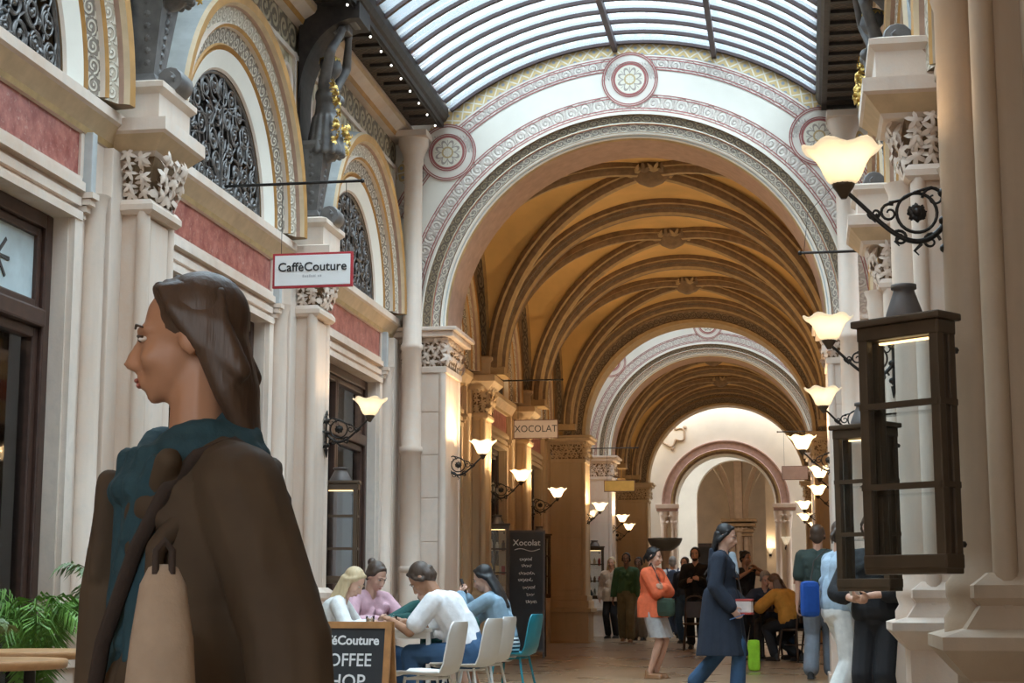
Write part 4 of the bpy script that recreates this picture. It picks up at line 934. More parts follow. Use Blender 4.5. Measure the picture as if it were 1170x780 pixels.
def shell_chair(name, loc, rz, mat, label, group=None):
    """moulded shell chair, front towards local +y, on four slanting metal legs"""
    o = empty(name, loc, rz); tag(o, label, 'chair', group); m = MB(); prof = [(.235, .438), (.22, .452), (.12, .455), (-.05, .445), (-.15, .448), (-.195, .47), (-.222, .53), (-.24, .62), (-.262, .74), (-.275, .80), (-.28, .825)]
    def wd(i): t = i / (len(prof) - 1); return .215 if i < 4 else (.205 if t < .6 else .20 - .055 * max(0, (t - .72) / .28) ** 2)
    def row(i, dz):
        y, z = prof[i]; w = wd(i); out = []
        for j in range(11):
            u = -1 + 2 * j / 10; c = .028 * u * u
            nx = (0, c) if i < 5 else ((c * 1.3, 0)); a = prof[max(i - 1, 0)]; b = prof[min(i + 1, len(prof) - 1)]; ty, tz = b[0] - a[0], b[1] - a[1]; q = hypot(ty, tz); ny, nz = -tz / q, ty / q
            out.append((w * u, y + nx[0] - ny * dz, z + nx[1] - nz * dz))
        return out
    A = [row(i, 0) for i in range(len(prof))]; B = [row(i, -.010) for i in range(len(prof))]
    m.grid(A, mat); m.grid(B, mat, flip=True)
    m.grid([A[0], B[0]], mat); m.grid([A[-1], B[-1]], mat); m.grid([[r[0] for r in A], [r[0] for r in B]], mat); m.grid([[r[-1] for r in A], [r[-1] for r in B]], mat)
    m.obj('seat_shell', o)
    for x, y in ((-1, 1), (1, 1), (-1, -1), (1, -1)):
        m = MB(); m.tube([(x * .13, y * .12, .435), (x * .19, y * .19 - .01, .012)], [.012, .010], mat, 8); m.ell((x * .19, y * .19 - .01, .012), (.014, .014, .012), mat, 8, 5); m.obj('leg', o)
    m = MB(); m.tube([(-.145, .12, .42), (.145, .12, .42), (.145, -.12, .42), (-.145, -.12, .42)], .009, mat, 6, closed=True); m.obj('seat_frame', o); return o
def glass_tumbler(loc, label, group, fill=True, r=.036, h=.10):
    o = empty('drinking_glass', loc); tag(o, label, 'glass', group); m = MB(); m.lathe([(r * .84, 0), (r, h), (r - .002, h), (r * .80, .006), (.001, .006)], 'glass', (0, 0, 0), 16, cap=False); m.obj('tumbler', o)
    if fill: m = MB(); m.lathe([(r * .78, .008), (r * .90, h * .72), (r * .90, h * .80), (.001, h * .80)], 'latte', (0, 0, 0), 14); m.obj('coffee', o)
    return o
# cafe table
TC = V((-3.22, 13.55, fz(13.5)))
o = empty('cafe_table', TC); tag(o, 'small white cafe table the seated group leans on', 'table'); m = MB(); m.box(-.38, .38, -.36, .36, .715, .74, 'table_white', .008); m.obj('tabletop', o)
for x in (-.34, .34):
    for y in (-.32, .32): m = MB(); m.box(x - .018, x + .018, y - .018, y + .018, 0, .716, 'table_white', .004); m.obj('leg', o)
m = MB(); m.box(-.34, .34, -.33, -.31, .66, .714, 'table_white'); m.box(-.34, .34, .31, .33, .66, .714, 'table_white'); m.box(-.35, -.33, -.31, .31, .66, .714, 'table_white'); m.box(.33, .35, -.31, .31, .66, .714, 'table_white'); m.obj('apron', o)
glass_tumbler(TC + V((-.16, -.25, .741)), 'left of the two glasses of milky coffee on the white table', 'coffee glasses'); glass_tumbler(TC + V((.02, -.22, .741)), 'right of the two glasses of milky coffee on the white table', 'coffee glasses')
def ch(px, Y): return atpx(px, Y)
CH1 = shell_chair('shell_chair', ch(489, 11.95), radians(82), 'chair_white', 'empty white shell chair just right of the coffee shop board', 'white shell chairs')
CH2 = shell_chair('shell_chair', ch(533, 13.3), radians(78), 'chair_white', 'white shell chair the man in the white T-shirt sits on', 'white shell chairs')
CH3 = shell_chair('shell_chair', ch(551, 14.15), radians(80), 'chair_white', 'white shell chair behind the one the man sits on', 'white shell chairs')
CH4 = shell_chair('shell_chair', ch(585, 15.6), radians(80), 'chair_teal', 'teal shell chair under the woman in the denim shirt')
CH5 = shell_chair('shell_chair', TC + V((-.66, .15, 0)), radians(-90), 'chair_white', 'white shell chair under the blonde girl, hidden by the board', 'white shell chairs')
CH6 = shell_chair('shell_chair', TC + V((-.55, .98, 0)), radians(-140), 'chair_white', 'white shell chair under the woman in the pink sweater', 'white shell chairs')
CH7 = shell_chair('shell_chair', TC + V((.20, 1.10, 0)), radians(170), 'chair_white', 'white shell chair under the person in dark teal', 'white shell chairs')
# boards
def a_board(name, loc, rz, W, H, label, wood, bt=.045):
    o = empty(name, loc, rz); tag(o, label, 'chalkboard'); tilt = radians(9)
    for k, s in enumerate((1, -1)):
        m = MB(); q = Matrix.Rotation(-tilt * s, 4, 'X') if False else None
        def bx(x0, x1, z0, z1, d0, d1, mt):
            b = m.add([(x, s * (-(.02 + (H - z) * math.tan(tilt)) + d * 1), z) for x in (x0, x1) for d in (d0, d1) for z in (z0, z1)]); kk = m.m(mt)
            for qd in ((0, 1, 3, 2), (4, 6, 7, 5), (0, 4, 5, 1), (2, 3, 7, 6), (0, 2, 6, 4), (1, 5, 7, 3)): m.face([b + i for i in qd], kk)
        bx(-W / 2, -W / 2 + bt, 0, H, -.012, .012, wood); bx(W / 2 - bt, W / 2, 0, H, -.012, .012, wood); bx(-W / 2 + bt, W / 2 - bt, H - bt, H, -.012, .012, wood); bx(-W / 2 + bt, W / 2 - bt, .10, .10 + bt, -.012, .012, wood); m.obj('frame', o)
        m = MB(); bx(-W / 2 + bt, W / 2 - bt, .10 + bt, H - bt, -.004, .006, 'slate_board'); m.obj('panel', o)
    def write(body, size, z, mat='chalk', x=0., sx=1., bold=.0, rz_=0.): return text_mesh(body, size, mat, o, (x, -(.02 + (H - z) * math.tan(tilt)) - .0065, z), (pi / 2 - tilt, rz_, 0), 'chalk_writing', .001, sx, bold)
    return o, write, tilt
o, wr, tl = a_board('chalkboard', atpx(398, 11.45), radians(-4), .66, .83, 'wood framed chalkboard chalked CaffèCouture COFFEE SHOP', 'wood_frame')
wr('CafféCouture', .088, .70, bold=.0025); wr('COFFEE', .125, .565, bold=.001, sx=.92); wr('SHOP', .135, .42, bold=.001, sx=.95)
o, wr, tl = a_board('chalkboard', atpx(602, 26.2), radians(6), .58, 1.98, 'tall dark chalkboard chalked with a chocolate menu by the wall', 'dark_wood', .03)
wr('Xocolat', .135, 1.78, 'chalk', bold=.001); m = MB()
def chalk_line(pts): 
    m.tube([(x, -(.02 + (1.98 - z) * math.tan(tl)) - .010, z) for x, z in pts], .006, 'chalk', 5)
chalk_line([(-.19 + .4 * i / 14, 1.67 + .02 * sin(i * .5)) for i in range(15)]); m.obj('chalk_flourish', o)
rc = random.Random(21)
for w_, z, x in ((.20, 1.52, -.01), (.16, 1.42, .0), (.24, 1.30, .0), (.22, 1.20, -.02), (.20, 1.08, .04), (.12, .97, .06), (.18, .86, .08)):     # handwriting too small to read: looping chalk strokes
    m = MB(); n_ = int(w_ * 130); chalk_line([(x - w_ / 2 + w_ * i / n_ + .012 * sin(i * 1.9), z + .024 * sin(i * 1.35 + rc.random()) * (1.5 if i % 6 == 0 else .8)) for i in range(n_ + 1)]); m.obj('chalk_writing', o)
# round wooden tables and palms by the first window
def round_table(loc, label):
    o = empty('round_table', loc); tag(o, label, 'table', 'round wooden tables'); m = MB(); m.lathe([(.345, .705), (.355, .712), (.358, .735), (.35, .745)], 'wood_light', (0, 0, 0), 40); m.obj('tabletop', o); m = MB(); m.lathe([(.035, .03), (.03, .06), (.03, .66), (.06, .69), (.06, .706)], 'iron', (0, 0, 0), 14); m.obj('column', o); m = MB(); m.lathe([(.22, 0), (.22, .012), (.06, .03), (.04, .035)], 'iron', (0, 0, 0), 24); m.obj('foot', o); return o
T1 = V((-3.55, 7.05, fz(7))); round_table(T1, 'nearer round wooden cafe table at the edge of the picture'); T2 = V((-3.86, 8.15, fz(8.1))); round_table(T2, 'round wooden cafe table behind the nearer one, below the palms')
simple('palm_green', (.13, .27, .045), .5, var=.35, scale=12); simple('palm_grey', (.17, .24, .10), .5, var=.35, scale=12); simple('terracotta', (.20, .13, .10), .7); simple('soil', (.04, .03, .02), .9); simple('pot_dark', (.05, .045, .045), .5)
def palm(loc, label, H, n, reach, seed, mat, pot=.17, leaflet=.20, droop=1.):
    o = empty('potted_palm', loc); tag(o, label, 'plant', 'potted palms'); r = random.Random(seed); m = MB(); m.lathe([(pot * .72, 0), (pot, pot * 1.7), (pot * 1.06, pot * 1.7), (pot * 1.06, pot * 1.85), (pot * .93, pot * 1.85), (pot * .9, pot * 1.7)], 'pot_dark', (0, 0, 0), 24); m.obj('pot', o); m = MB(); m.lathe([(pot * .92, pot * 1.68), (.001, pot * 1.72)], 'soil', (0, 0, 0), 20, cap=False); m.obj('soil', o)
    z0 = pot * 1.7; m = MB(); lf = MB(); k = lf.m(mat)
    for f in range(n):
        a = 2 * pi * f / n + r.uniform(-.4, .4); R = reach * r.uniform(.6, 1.05); h = (H - z0) * r.uniform(.72, 1.0); pts = []
        for i in range(15):
            t = i / 14; pts.append(V((R * t ** 1.6 * cos(a), R * t ** 1.6 * sin(a), z0 + h * (1.45 * t - .62 * droop * t ** 2.6))))
        m.tube(pts, [.008 * (1 - .8 * i / 14) + .001 for i in range(15)], mat, 5)
        for i in range(3, 15):
            t = i / 14; d = (pts[i] - pts[i - 1]).normalized(); sd = d.cross(V((0, 0, 1))); sd = sd.normalized() if sd.length > 1e-3 else V((1, 0, 0))
            for q in range(2):
                for s in (-1, 1):
                    p = pts[i].lerp(pts[i - 1], q * .5); L = leaflet * (1 - .5 * abs(t - .5)) * r.uniform(.8, 1.1); v = (sd * s * .75 + d * .55 + V((0, 0, r.uniform(-.15, .25)))).normalized(); tip = p + v * L + V((0, 0, -L * .55 * droop)); mid = p + v * L * .55 + V((0, 0, -L * .10)); wv = d * .009
                    b = lf.add([p, mid + wv, tip, mid - wv]); lf.face((b, b + 1, b + 2, b + 3), k)
    m.obj('stem', o); lf.obj('fronds', o); return o
palm(V((-4.22, 8.95, fz(9))), 'bright green palm with drooping fronds at the first shop window', 1.36, 17, .38, 3, 'palm_green', .17, .22, 1.25); palm(V((-4.08, 9.75, fz(9.7))), 'grey green spiky palm against the white pilaster', 1.46, 19, .30, 5, 'palm_grey', .16, .17, 1.0)
palm(T1 + V((-.06, .02, .746)), 'small palm standing on the nearer round table', .21, 9, .16, 8, 'palm_grey', .045, .09, 1.1)
# frosted film with a star; its pale blue also stands for reflected sky
o = empty('window_sign'); onL(o, 8.94, -.160, 0); tag(o, 'frosted panel tinted pale blue like reflected sky, with a dark star in the first shop window', 'sign'); m = MB(); m.box(-.012, .0, -1.1, 1.12, 2.88, 3.40, 'frosted_sky_tint'); m.obj('panel', o); m = MB()
for k in range(4): a = pi * k / 4; m.obb((.004, .58, 3.12), (.003, 0, 0), (0, .17 * cos(a), .17 * sin(a)), (0, -.012 * sin(a), .012 * cos(a)), 'pot_dark')
m.obj('star', o)
# far table and chairs
def bistro_chair(loc, rz, label):
    o = empty('bistro_chair', loc, rz); tag(o, label, 'chair', 'dark wooden bistro chairs'); W = 'dark_wood'; m = MB(); m.lathe([(.19, .44), (.205, .45), (.20, .475), (.001, .48)], W, (0, 0, 0), 22); m.obj('seat', o)
    for x, y in ((-1, 1), (1, 1)): m = MB(); m.tube([(x * .15, y * .14, .45), (x * .19, y * .19, 0)], [.017, .013], W, 8); m.obj('leg', o)
    for x in (-1, 1): m = MB(); m.tube([(x * .19, -.20, 0), (x * .16, -.16, .45), (x * .165, -.20, .72), (x * .15, -.23, .88)], [.013, .017, .015, .013], W, 8); m.obj('leg', o)
    m = MB(); m.tube([(.15 * cos(a), -.23 - .02 * sin(a), .86 + .08 * sin(a)) for a in us(0, pi, 12)], .015, W, 8); m.box(-.15, .15, -.225, -.205, .56, .84, W, .006); m.obj('backrest', o); m = MB(); m.tube([(.165 * cos(a), .165 * sin(a), .24) for a in us(0, 2 * pi, 20)], .008, W, 6); m.obj('stretcher', o); return o
FT = V((atpx(870, 25.8).x, 25.8, fz(25.8)))
o = empty('bistro_table', FT); tag(o, 'dark round cafe table crowded with glasses', 'table'); m = MB(); m.lathe([(.43, .72), (.45, .73), (.45, .745), (.44, .752)], 'dark_wood', (0, 0, 0), 36); m.obj('tabletop', o); m = MB(); m.lathe([(.05, .03), (.03, .08), (.03, .66), (.08, .72)], 'iron', (0, 0, 0), 14); m.obj('column', o); m = MB(); m.lathe([(.26, 0), (.26, .02), (.06, .05)], 'iron', (0, 0, 0), 24); m.obj('foot', o)
rg = random.Random(9)
for k in range(9):
    a = 2 * pi * k / 9; q = .15 + .17 * (k % 2); glass_tumbler(FT + V((q * cos(a), q * sin(a), .753)), 'drinking glass among those on the dark round table', 'glasses on the dark round table', k % 3 == 0, .035, rg.uniform(.09, .15))
bistro_chair(FT + V((.80, .26, 0)), radians(104), 'dark bistro chair on the wall side of the round table'); bistro_chair(FT + V((.50, -.55, 0)), radians(48), 'dark bistro chair before the round table, under the mustard jacket diner'); bistro_chair(FT + V((.10, .80, 0)), radians(180), 'dark bistro chair on the far side of the round table')
bistro_chair(V((atpx(793, 29.5).x, 29.5, fz(29.5))), radians(180), 'dark bistro chair seen from behind, in front of the man in black')
# ------------------------------------------------------------------ people
def cloth(name, col, rough=.85, var=.12, scale=14, bump=.25): simple(name, col, rough, var=var, scale=scale, bump=bump, bscale=70)
for n_, c in (('skin_light', (.62, .37, .27)), ('skin_tan', (.40, .205, .12)), ('skin_dark', (.20, .10, .06))): simple(n_, c, .5, var=.06, scale=9)
for n_, c in (('hair_brown', (.060, .035, .022)), ('hair_black', (.012, .011, .012)), ('hair_blonde', (.34, .22, .115)), ('hair_fair', (.55, .42, .25)), ('hair_grey', (.32, .30, .28)), ('hair_chestnut', (.11, .055, .03))):
    t = NT(n_); f = t.noise(30, 4, stretch=(1, 1, .06)); t.bsdf(t.mix(f, tuple(x * .55 for x in c), tuple(min(1, x * 1.5) for x in c)), .5, 0, t.bump(f, .5, .01)); MATS[n_] = t.m
for n_, c in (('eye_white', (.75, .73, .70)), ('lip', (.40, .14, .11)), ('shoe_black', (.02, .02, .022)), ('shoe_white', (.7, .7, .68)), ('sandal', (.30, .15, .07)), ('shoe_blue', (.10, .20, .45))): simple(n_, c, .45, var=.04)
for n_, c in (('olive_brown', (.070, .045, .024)), ('teal_scarf', (.014, .050, .068)), ('beige_knit', (.34, .26, .19)), ('white_tee', (.80, .80, .82)), ('lace_white', (.74, .74, .73)), ('pink_knit', (.62, .38, .44)), ('dark_teal', (.012, .075, .07)), ('denim_shirt', (.25, .37, .47)), ('jeans_blue', (.035, .085, .17)), ('jeans_pale', (.42, .50, .58)), ('navy_coat', (.014, .021, .038)), ('orange_knit', (.74, .15, .06)), ('grey_skirt', (.36, .34, .33)), ('cream_shirt', (.68, .55, .43)), ('black_cloth', (.014, .014, .017)), ('green_jacket', (.045, .12, .06)), ('camo', (.16, .14, .08)), ('print_trousers', (.25, .22, .19)), ('backpack_navy', (.03, .045, .08)), ('mustard', (.55, .26, .04)), ('grey_dungaree', (.15, .17, .20)), ('dark_green_tee', (.03, .05, .045)), ('denim_light', (.36, .47, .58)), ('white_trousers', (.72, .72, .70)), ('bag_blue', (.01, .07, .33)), ('bag_green', (.30, .62, .03)), ('bag_dark_green', (.03, .055, .035)), ('bag_pale', (.62, .52, .48)), ('bag_red', (.40, .06, .05)), ('charcoal', (.05, .05, .055)), ('strap_dark', (.035, .022, .016))): cloth(n_, c)
t = NT('striped'); x, y, z = t.xyz(); t.bsdf(t.mix((z * 28).fract().gt(.5), (.75, .74, .72), (.03, .03, .04)), .8); MATS['striped'] = t.m
def ik(a, b, l1, l2, hint):
    d = V(b) - V(a); L = min(d.length, (l1 + l2) * .995); u = d.normalized(); b = V(a) + u * L
    k = (l1 * l1 - l2 * l2 + L * L) / (2 * L); h = sqrt(max(l1 * l1 - k * k, 0)); w = V(hint) - u * V(hint).dot(u); w = w.normalized() if w.length > 1e-5 else u.orthogonal().normalized()
    return V(a) + u * k + w * h, b
def rotm(yaw=0, pitch=0, roll=0): return Matrix.Rotation(radians(yaw), 3, 'Z') @ Matrix.Rotation(radians(-pitch), 3, 'X') @ Matrix.Rotation(radians(roll), 3, 'Y')
HAND_RELAX = dict(curl=(25, 32, 20), spread=.004)
def add_hand(m, wr, d, palm_n, side, curl=28, thumb=1., s=1.):
    """palm, four fingers of different lengths and a thumb from the side of the palm; d points along the hand, palm_n out of the palm"""
    d = V(d).normalized(); n = V(palm_n); n = (n - d * n.dot(d)); n = n.normalized() if n.length > 1e-4 else d.orthogonal().normalized(); x = d.cross(n).normalized() * side
    R3 = Matrix((x, d, n)).transposed()
    m.ell(V(wr) + d * .045 * s, (.040 * s, .052 * s, .016 * s), 'x', 10, 7, R3)
    for i, (o_, L) in enumerate(((.029, .072), (.010, .082), (-.010, .076), (-.028, .058))):
        p = V(wr) + d * .082 * s + x * o_ * s; a = 0; r = (.0095, .009, .0082, .0075)
        for j, f in enumerate((.45, .32, .23)):
            a += radians(curl * (.8, 1.1, .8)[j]); q = p + (d * cos(a) + n * sin(a)) * L * f * s; m.cap(p, q, r[j] * s, r[j + 1] * s, 'x', 7); p = q
    p = V(wr) + d * .022 * s + x * .032 * s; q = p + (d * .62 + x * .62 + n * .45).normalized() * .040 * s; m.cap(p, q, .013 * s, .011 * s, 'x', 7); w = q + (d * .85 + x * .1 + n * .45).normalized() * .032 * s; m.cap(q, w, .0105 * s, .0085 * s, 'x', 7)
class Person: pass
def cut(o, co, no):
    bm = bmesh.new(); bm.from_mesh(o.data); bmesh.ops.bisect_plane(bm, geom=bm.verts[:] + bm.edges[:] + bm.faces[:], plane_co=co, plane_no=no, clear_outer=True); bm.to_mesh(o.data); bm.free()
def person(label, loc, heading, h=1.68, hip=(0, 0, .93), lean=0., side=0., twist=0., head=(0, 0, 0), hands=None, elbows=None, palms=None, curl=28, feet=None, knees=(0, 1, 0), spread=.09, skin='skin_light', hair=('hair_brown', 'short'),
           top=None, sleeve='full', hem=.0, ez=.016, bottom=None, legs='trousers', leg_e=.018, coat=None, shoes='shoe_black', vox=.011, face=True, slim=1., neck_up=0., drop=0., shoulders=.175, group=None):
    s = h / 1.70; root = empty('person', loc, radians(heading)); root.scale = (s, s, s); tag(root, label, 'person', group); P = Person(); P.root = root
    tor = Matrix.Rotation(radians(twist), 3, 'Z') @ Matrix.Rotation(radians(-lean), 3, 'X') @ Matrix.Rotation(radians(side), 3, 'Y'); u = tor @ V((0, 0, 1)); f = tor @ V((0, 1, 0)); xx = tor @ V((1, 0, 0))
    hp = V(hip); T = lambda x, y, z: hp + xx * x + f * y + u * z           # torso coordinates
    # a rounder back when leaning
    bow = -.035 * min(1, lean / 30) if lean > 5 else 0
    neck = T(0, -.005, .505 + neck_up); HM = tor @ rotm(*head); hc = neck + (u * .45 + HM @ V((0, .12, .9))).normalized() * .155; Hd = lambda x, y, z: hc + HM @ V((x, y, z))
    SH = {k: T(k * shoulders, 0, .425 - drop) for k in (-1, 1)}; hands = hands or {}; elbows = elbows or {}; palms = palms or {}; arm = {}
    for k in (-1, 1):
        tgt = hands.get(k); tgt = V(tgt) if tgt is not None else SH[k] + V((k * .07, .06, -.50)); eh = elbows.get(k, (k * .5, -1, -.2)); arm[k] = (SH[k],) + ik(SH[k], tgt, .285, .25, eh)
    HP = {k: hp + V((k * .085, 0, -.03)) for k in (-1, 1)}; feet = feet or {}; leg = {}
    for k in (-1, 1):
        a = feet.get(k, (k * spread, -.01, .085)); kn = knees[k] if isinstance(knees, dict) else knees; leg[k] = (HP[k],) + ik(HP[k], V(a), .43, .43, kn)
    P.arm, P.leg, P.hc, P.HM, P.T, P.Hd = arm, leg, hc, HM, T, Hd
    P.world = lambda p: Matrix.LocRotScale(V(loc), Euler((0, 0, radians(heading))), V((s, s, s))) @ V(p)
    # body: one surface
    m = MB()
    m.ell(Hd(0, -.015, .03), (.073, .092, .088), 'x', 18, 12, HM); m.ell(Hd(0, .028, -.028), (.060, .064, .082), 'x', 16, 10, HM); m.ell(Hd(0, .038, -.075), (.044, .044, .038), 'x', 14, 9, HM); m.ell(Hd(0, .066, -.099), (.02, .017, .016), 'x', 10, 7, HM)
    if face:
        m.cap(Hd(0, .083, .012), Hd(0, .110, -.034), .0085, .0125, 'x', 8); m.ell(Hd(0, .100, -.040), (.019, .013, .010), 'x', 10, 7, HM)
        for k in (-1, 1):
            m.ell(Hd(k * .038, .060, -.032), (.023, .025, .024), 'x', 10, 7, HM); m.cap(Hd(k * .014, .084, .024), Hd(k * .046, .066, .024), .009, .008, 'x', 7); m.ell(Hd(k * .076, -.017, -.010), (.010, .021, .031), 'x', 10, 7, HM)
        m.ell(Hd(0, .091, -.067), (.021, .009, .0065), 'x', 10, 6, HM); m.ell(Hd(0, .088, -.079), (.018, .009, .007), 'x', 10, 6, HM)
    m.cap(T(0, .0, .445), Hd(0, -.02, -.06), .058 * slim, .052 * slim)
    m.cap(T(0, 0, .0), T(0, bow, .16), .125 * slim, .115 * slim)
    for k in (-1, 1):
        m.cap(T(k * .06, 0, -.02), T(k * .05, bow, .17), .10 * slim, .085 * slim); m.cap(T(k * .05, bow, .17), T(k * .070, bow * .7 - .005, .365), .085 * slim, .098 * slim); m.cap(T(k * .03, -.012, .455), SH[k], .046, .052 * slim)
        a, e, w = arm[k]; m.cap(a, e, .050 * slim, .038 * slim); m.cap(e, w, .039 * slim, .026 * slim)
        d = (w - e).normalized(); pn = palms.get(k, (-k, .2, 0)); add_hand(m, w, d, pn, -k if False else k, curl)
        a, e, w = leg[k]; m.cap(a, e, .080 * slim, .054 * slim); m.cap(e, e.lerp(w, .35), .053 * slim, .054 * slim); m.cap(e.lerp(w, .35), w, .054 * slim, .034 * slim)
        ff = V((0, 1, 0)) if abs((w - e).normalized().z) > .55 else V((0, .8, .6)); m.cap(w + V((0, -.02, -.045)), w + ff * .14 + V((0, 0, -.055)), .032, .026)
    remesh(m, min(vox, .0085), 'body', skin, root, 2)
    if face:
        for k in (-1, 1):
            e_ = MB(); e_.ell(Hd(k * .032, .0745, .006), (.0125, .010, .0055), 'eye_white', 10, 7, HM); e_.ell(Hd(k * .032, .0805, .006), (.0062, .0048, .0056), 'shoe_black', 8, 6, HM); e_.tube([Hd(k * .019, .083, .010), Hd(k * .032, .0845, .0125), Hd(k * .045, .074, .009)], [.0025, .003, .0025], hair[0], 6); e_.obj('eye', root)
            e_ = MB(); e_.tube([Hd(k * .014, .0920, .030), Hd(k * .030, .0865, .034), Hd(k * .046, .072, .027)], [.0025, .003, .0018], hair[0], 6); e_.obj('eyebrow', root)
        e_ = MB(); e_.ell(Hd(0, .0975, -.0675), (.019, .006, .005), 'lip', 10, 6, HM); e_.ell(Hd(0, .0945, -.077), (.016, .006, .0055), 'lip', 10, 6, HM); e_.obj('lips', root)
    # hair
    hm, hs = hair; m = MB()
    if hs != 'bald':
        m.ell(Hd(0, -.030, .040), (.084, .094, .090), 'x', 18, 12, HM); m.ell(Hd(0, -.062, -.01), (.074, .055, .085), 'x', 14, 9, HM)
        for k in (-1, 1): m.cap(Hd(k * .012, .040, .100), Hd(k * .066, .008, .050), .018, .020)
        if hs in ('long', 'pony', 'bun', 'loose'):
            for k in (-1, 1): m.cap(Hd(k * .070, .012, .045), Hd(k * .074, -.045, -.02), .020, .026)
        if hs == 'long':
            for i in range(9):
                a = pi * (i - 4) / 9; p = Hd(.070 * sin(a), -.055 - .035 * cos(a), -.03); q = T(.10 * sin(a), -.115 - .02 * cos(a), .32); m.cap(p, p.lerp(q, .5) + (HM @ V((0, -.012, 0))), .030, .027); m.cap(p.lerp(q, .5) + (HM @ V((0, -.012, 0))), q, .027, .012)
        if hs == 'loose':
            for k in (-1, 1):
                for i in range(4): p = Hd(k * (.072 - .006 * i), -.02 - .022 * i, -.02); q = T(k * (.115 - .02 * i), .02 - .04 * i, .40); m.cap(p, q, .026, .016)
        if hs == 'pony':
            p = Hd(0, -.128, .045); m.ell(p, .026, 'x', 10, 7); q = p + V((0, -.045, -.06)); m.cap(p, q, .026, .024); m.cap(q, q + V((0, .0, -.12)), .024, .008)
        if hs == 'bun': m.ell(Hd(0, -.120, .07), (.042, .04, .042), 'x', 12, 8)
        if hs == 'tail':
            p = Hd(0, -.112, .0); m.ell(p, .026, 'x', 10, 7); m.cap(p, p + V((0, -.04, -.045)), .022, .018); m.cap(p + V((0, -.04, -.045)), p + V((0, -.035, -.11)), .018, .008)
        if hs in ('short', 'tail', 'beard'):
            for k in (-1, 1): m.cap(Hd(k * .074, .018, .02), Hd(k * .073, -.02, -.03), .014, .02)
        remesh(m, min(vox, .009), 'hair', hm, root, 2)
        if hs == 'beard':
            m = MB(); m.ell(Hd(0, .050, -.088), (.050, .048, .034), 'x', 12, 8, HM); m.cap(Hd(-.055, .02, -.06), Hd(.055, .02, -.06), .02, .02); remesh(m, .009, 'beard', hm, root, 2)
    # trousers / skirt
    e = leg_e
    if bottom:
        m = MB(); m.cap(T(0, 0, -.02), T(0, bow * .6, .10), .128 + e, .118 + e)
        for k in (-1, 1):
            a, kn, an = leg[k]; m.cap(T(k * .065, -.01, -.02), T(k * .06, 0, .08), .105 * slim + e, .09 + e)
            if legs == 'trousers': m.cap(a, kn, .084 * slim + e, .060 + e); m.cap(kn, an + (kn - an) * .06, .060 + e, .046 + e * 1.5)
            elif legs == 'wide': m.cap(a, kn, .088 + e, .082 + e); m.cap(kn, an + (kn - an) * .02, .082 + e, .092 + e)
            elif legs == 'skirt': q = a.lerp(kn, .88); q = a.lerp(kn, 1.1 if hp.z > .8 else .88); m.cap(a, q, .10 + e, .112 + e); m.cap(T(0, 0, -.05), (q + leg[-k][0].lerp(leg[-k][1], .95)) / 2, .115 + e, .125 + e)
        g_ = remesh(m, vox, 'skirt' if legs == 'skirt' else 'trousers', bottom, root, 5)
        if legs == 'skirt' and hp.z > .8: cut(g_, V((0, 0, leg[1][1].z + .04)), V((0, 0, -1)))
    if shoes:
        for k in (-1, 1):
            w = leg[k][2]; m = MB(); m.cap(w + V((0, -.035, -.045)), w + V((0, .14, -.055)), .042, .034); m.cap(w + V((0, -.03, .005)), w + V((0, -.03, -.04)), .042, .044); m.box(w.x - .04, w.x + .04, w.y - .075, w.y + .17, w.z - .088, w.z - .07, 'x'); remesh(m, .009, 'shoe', shoes, root, 3)
    # upper garment
    def garment(name, mat, ez, sleeve, hem, flare=0., open_=False):
        m = MB(); z0 = .10 - hem; r0 = .108 * slim + ez
        m.cap(T(0, 0, .06), T(0, bow, .2), .125 * slim + ez, .118 * slim + ez)
        for k in (-1, 1):
            m.cap(T(k * .062, 0, .04), T(k * .052, bow, .18), .103 * slim + ez, .09 * slim + ez); m.cap(T(k * .052, bow, .17), T(k * .073, bow * .7 - .005, .365 - drop * .8), .088 * slim + ez, .100 * slim + ez); m.cap(T(k * .03, -.012, .455 - drop * .6), SH[k], .050 + ez * .6, .055 * slim + ez * .8)
            if hem > .12:
                L = hem
                for j in range(4): m.cap(T(k * .06, (-.05, .05, 0, 0)[j], .05), hp + V((k * (.075 + flare * .8), (-.06 - flare, .06 + flare, 0, 0)[j], -L)), .10 * slim + ez, .085 + ez + flare)
                m.cap(T(0, 0, .05), hp + V((0, 0, -L)), .12 + ez, .11 + ez + flare)
            a, el, w = arm[k]
            if sleeve == 'full': m.cap(a, el, .054 * slim + ez * .85, .046 * slim + ez); m.cap(el, el.lerp(w, .95), .047 * slim + ez, .036 + ez)
            elif sleeve == 'short': m.cap(a, a.lerp(el, .72), .057 * slim + ez, .055 * slim + ez)
            elif sleeve == 'elbow': m.cap(a, el, .057 * slim + ez, .048 + ez); m.cap(el, el.lerp(w, .35), .048 + ez, .045 + ez)
        # soft folds
        r = random.Random(len(label) + int(heading))
        for q in range(10):
            k = r.choice((-1, 1)); z = r.uniform(.02, .40); m.cap(T(k * r.uniform(.02, .12), (.11 if q % 2 else -.10) * slim + r.uniform(-.01, .01), z), T(k * r.uniform(.02, .13), (.11 if q % 2 else -.10) * slim, z + r.uniform(-.12, .12)), ez * .8 + .012, ez * .5 + .008)
        if sleeve == 'full':
            for k in (-1, 1):
                a, el, w = arm[k]
                for q in (.35, .75, 1.0): p = a.lerp(el, q); m.ell(p, .048 * slim + ez, 'x', 10, 7)
                for q in (.25, .6): p = el.lerp(w, q); m.ell(p, .044 * slim + ez, 'x', 10, 7)
        g_ = remesh(m, vox, name, mat, root, 4); cut(g_, hp - u * (hem if hem > .12 else .045 + hem * .4), -u if hem <= .12 else V((0, 0, -1))); return g_
    P.garment = garment
    if top: garment('top', top, ez, sleeve, hem)
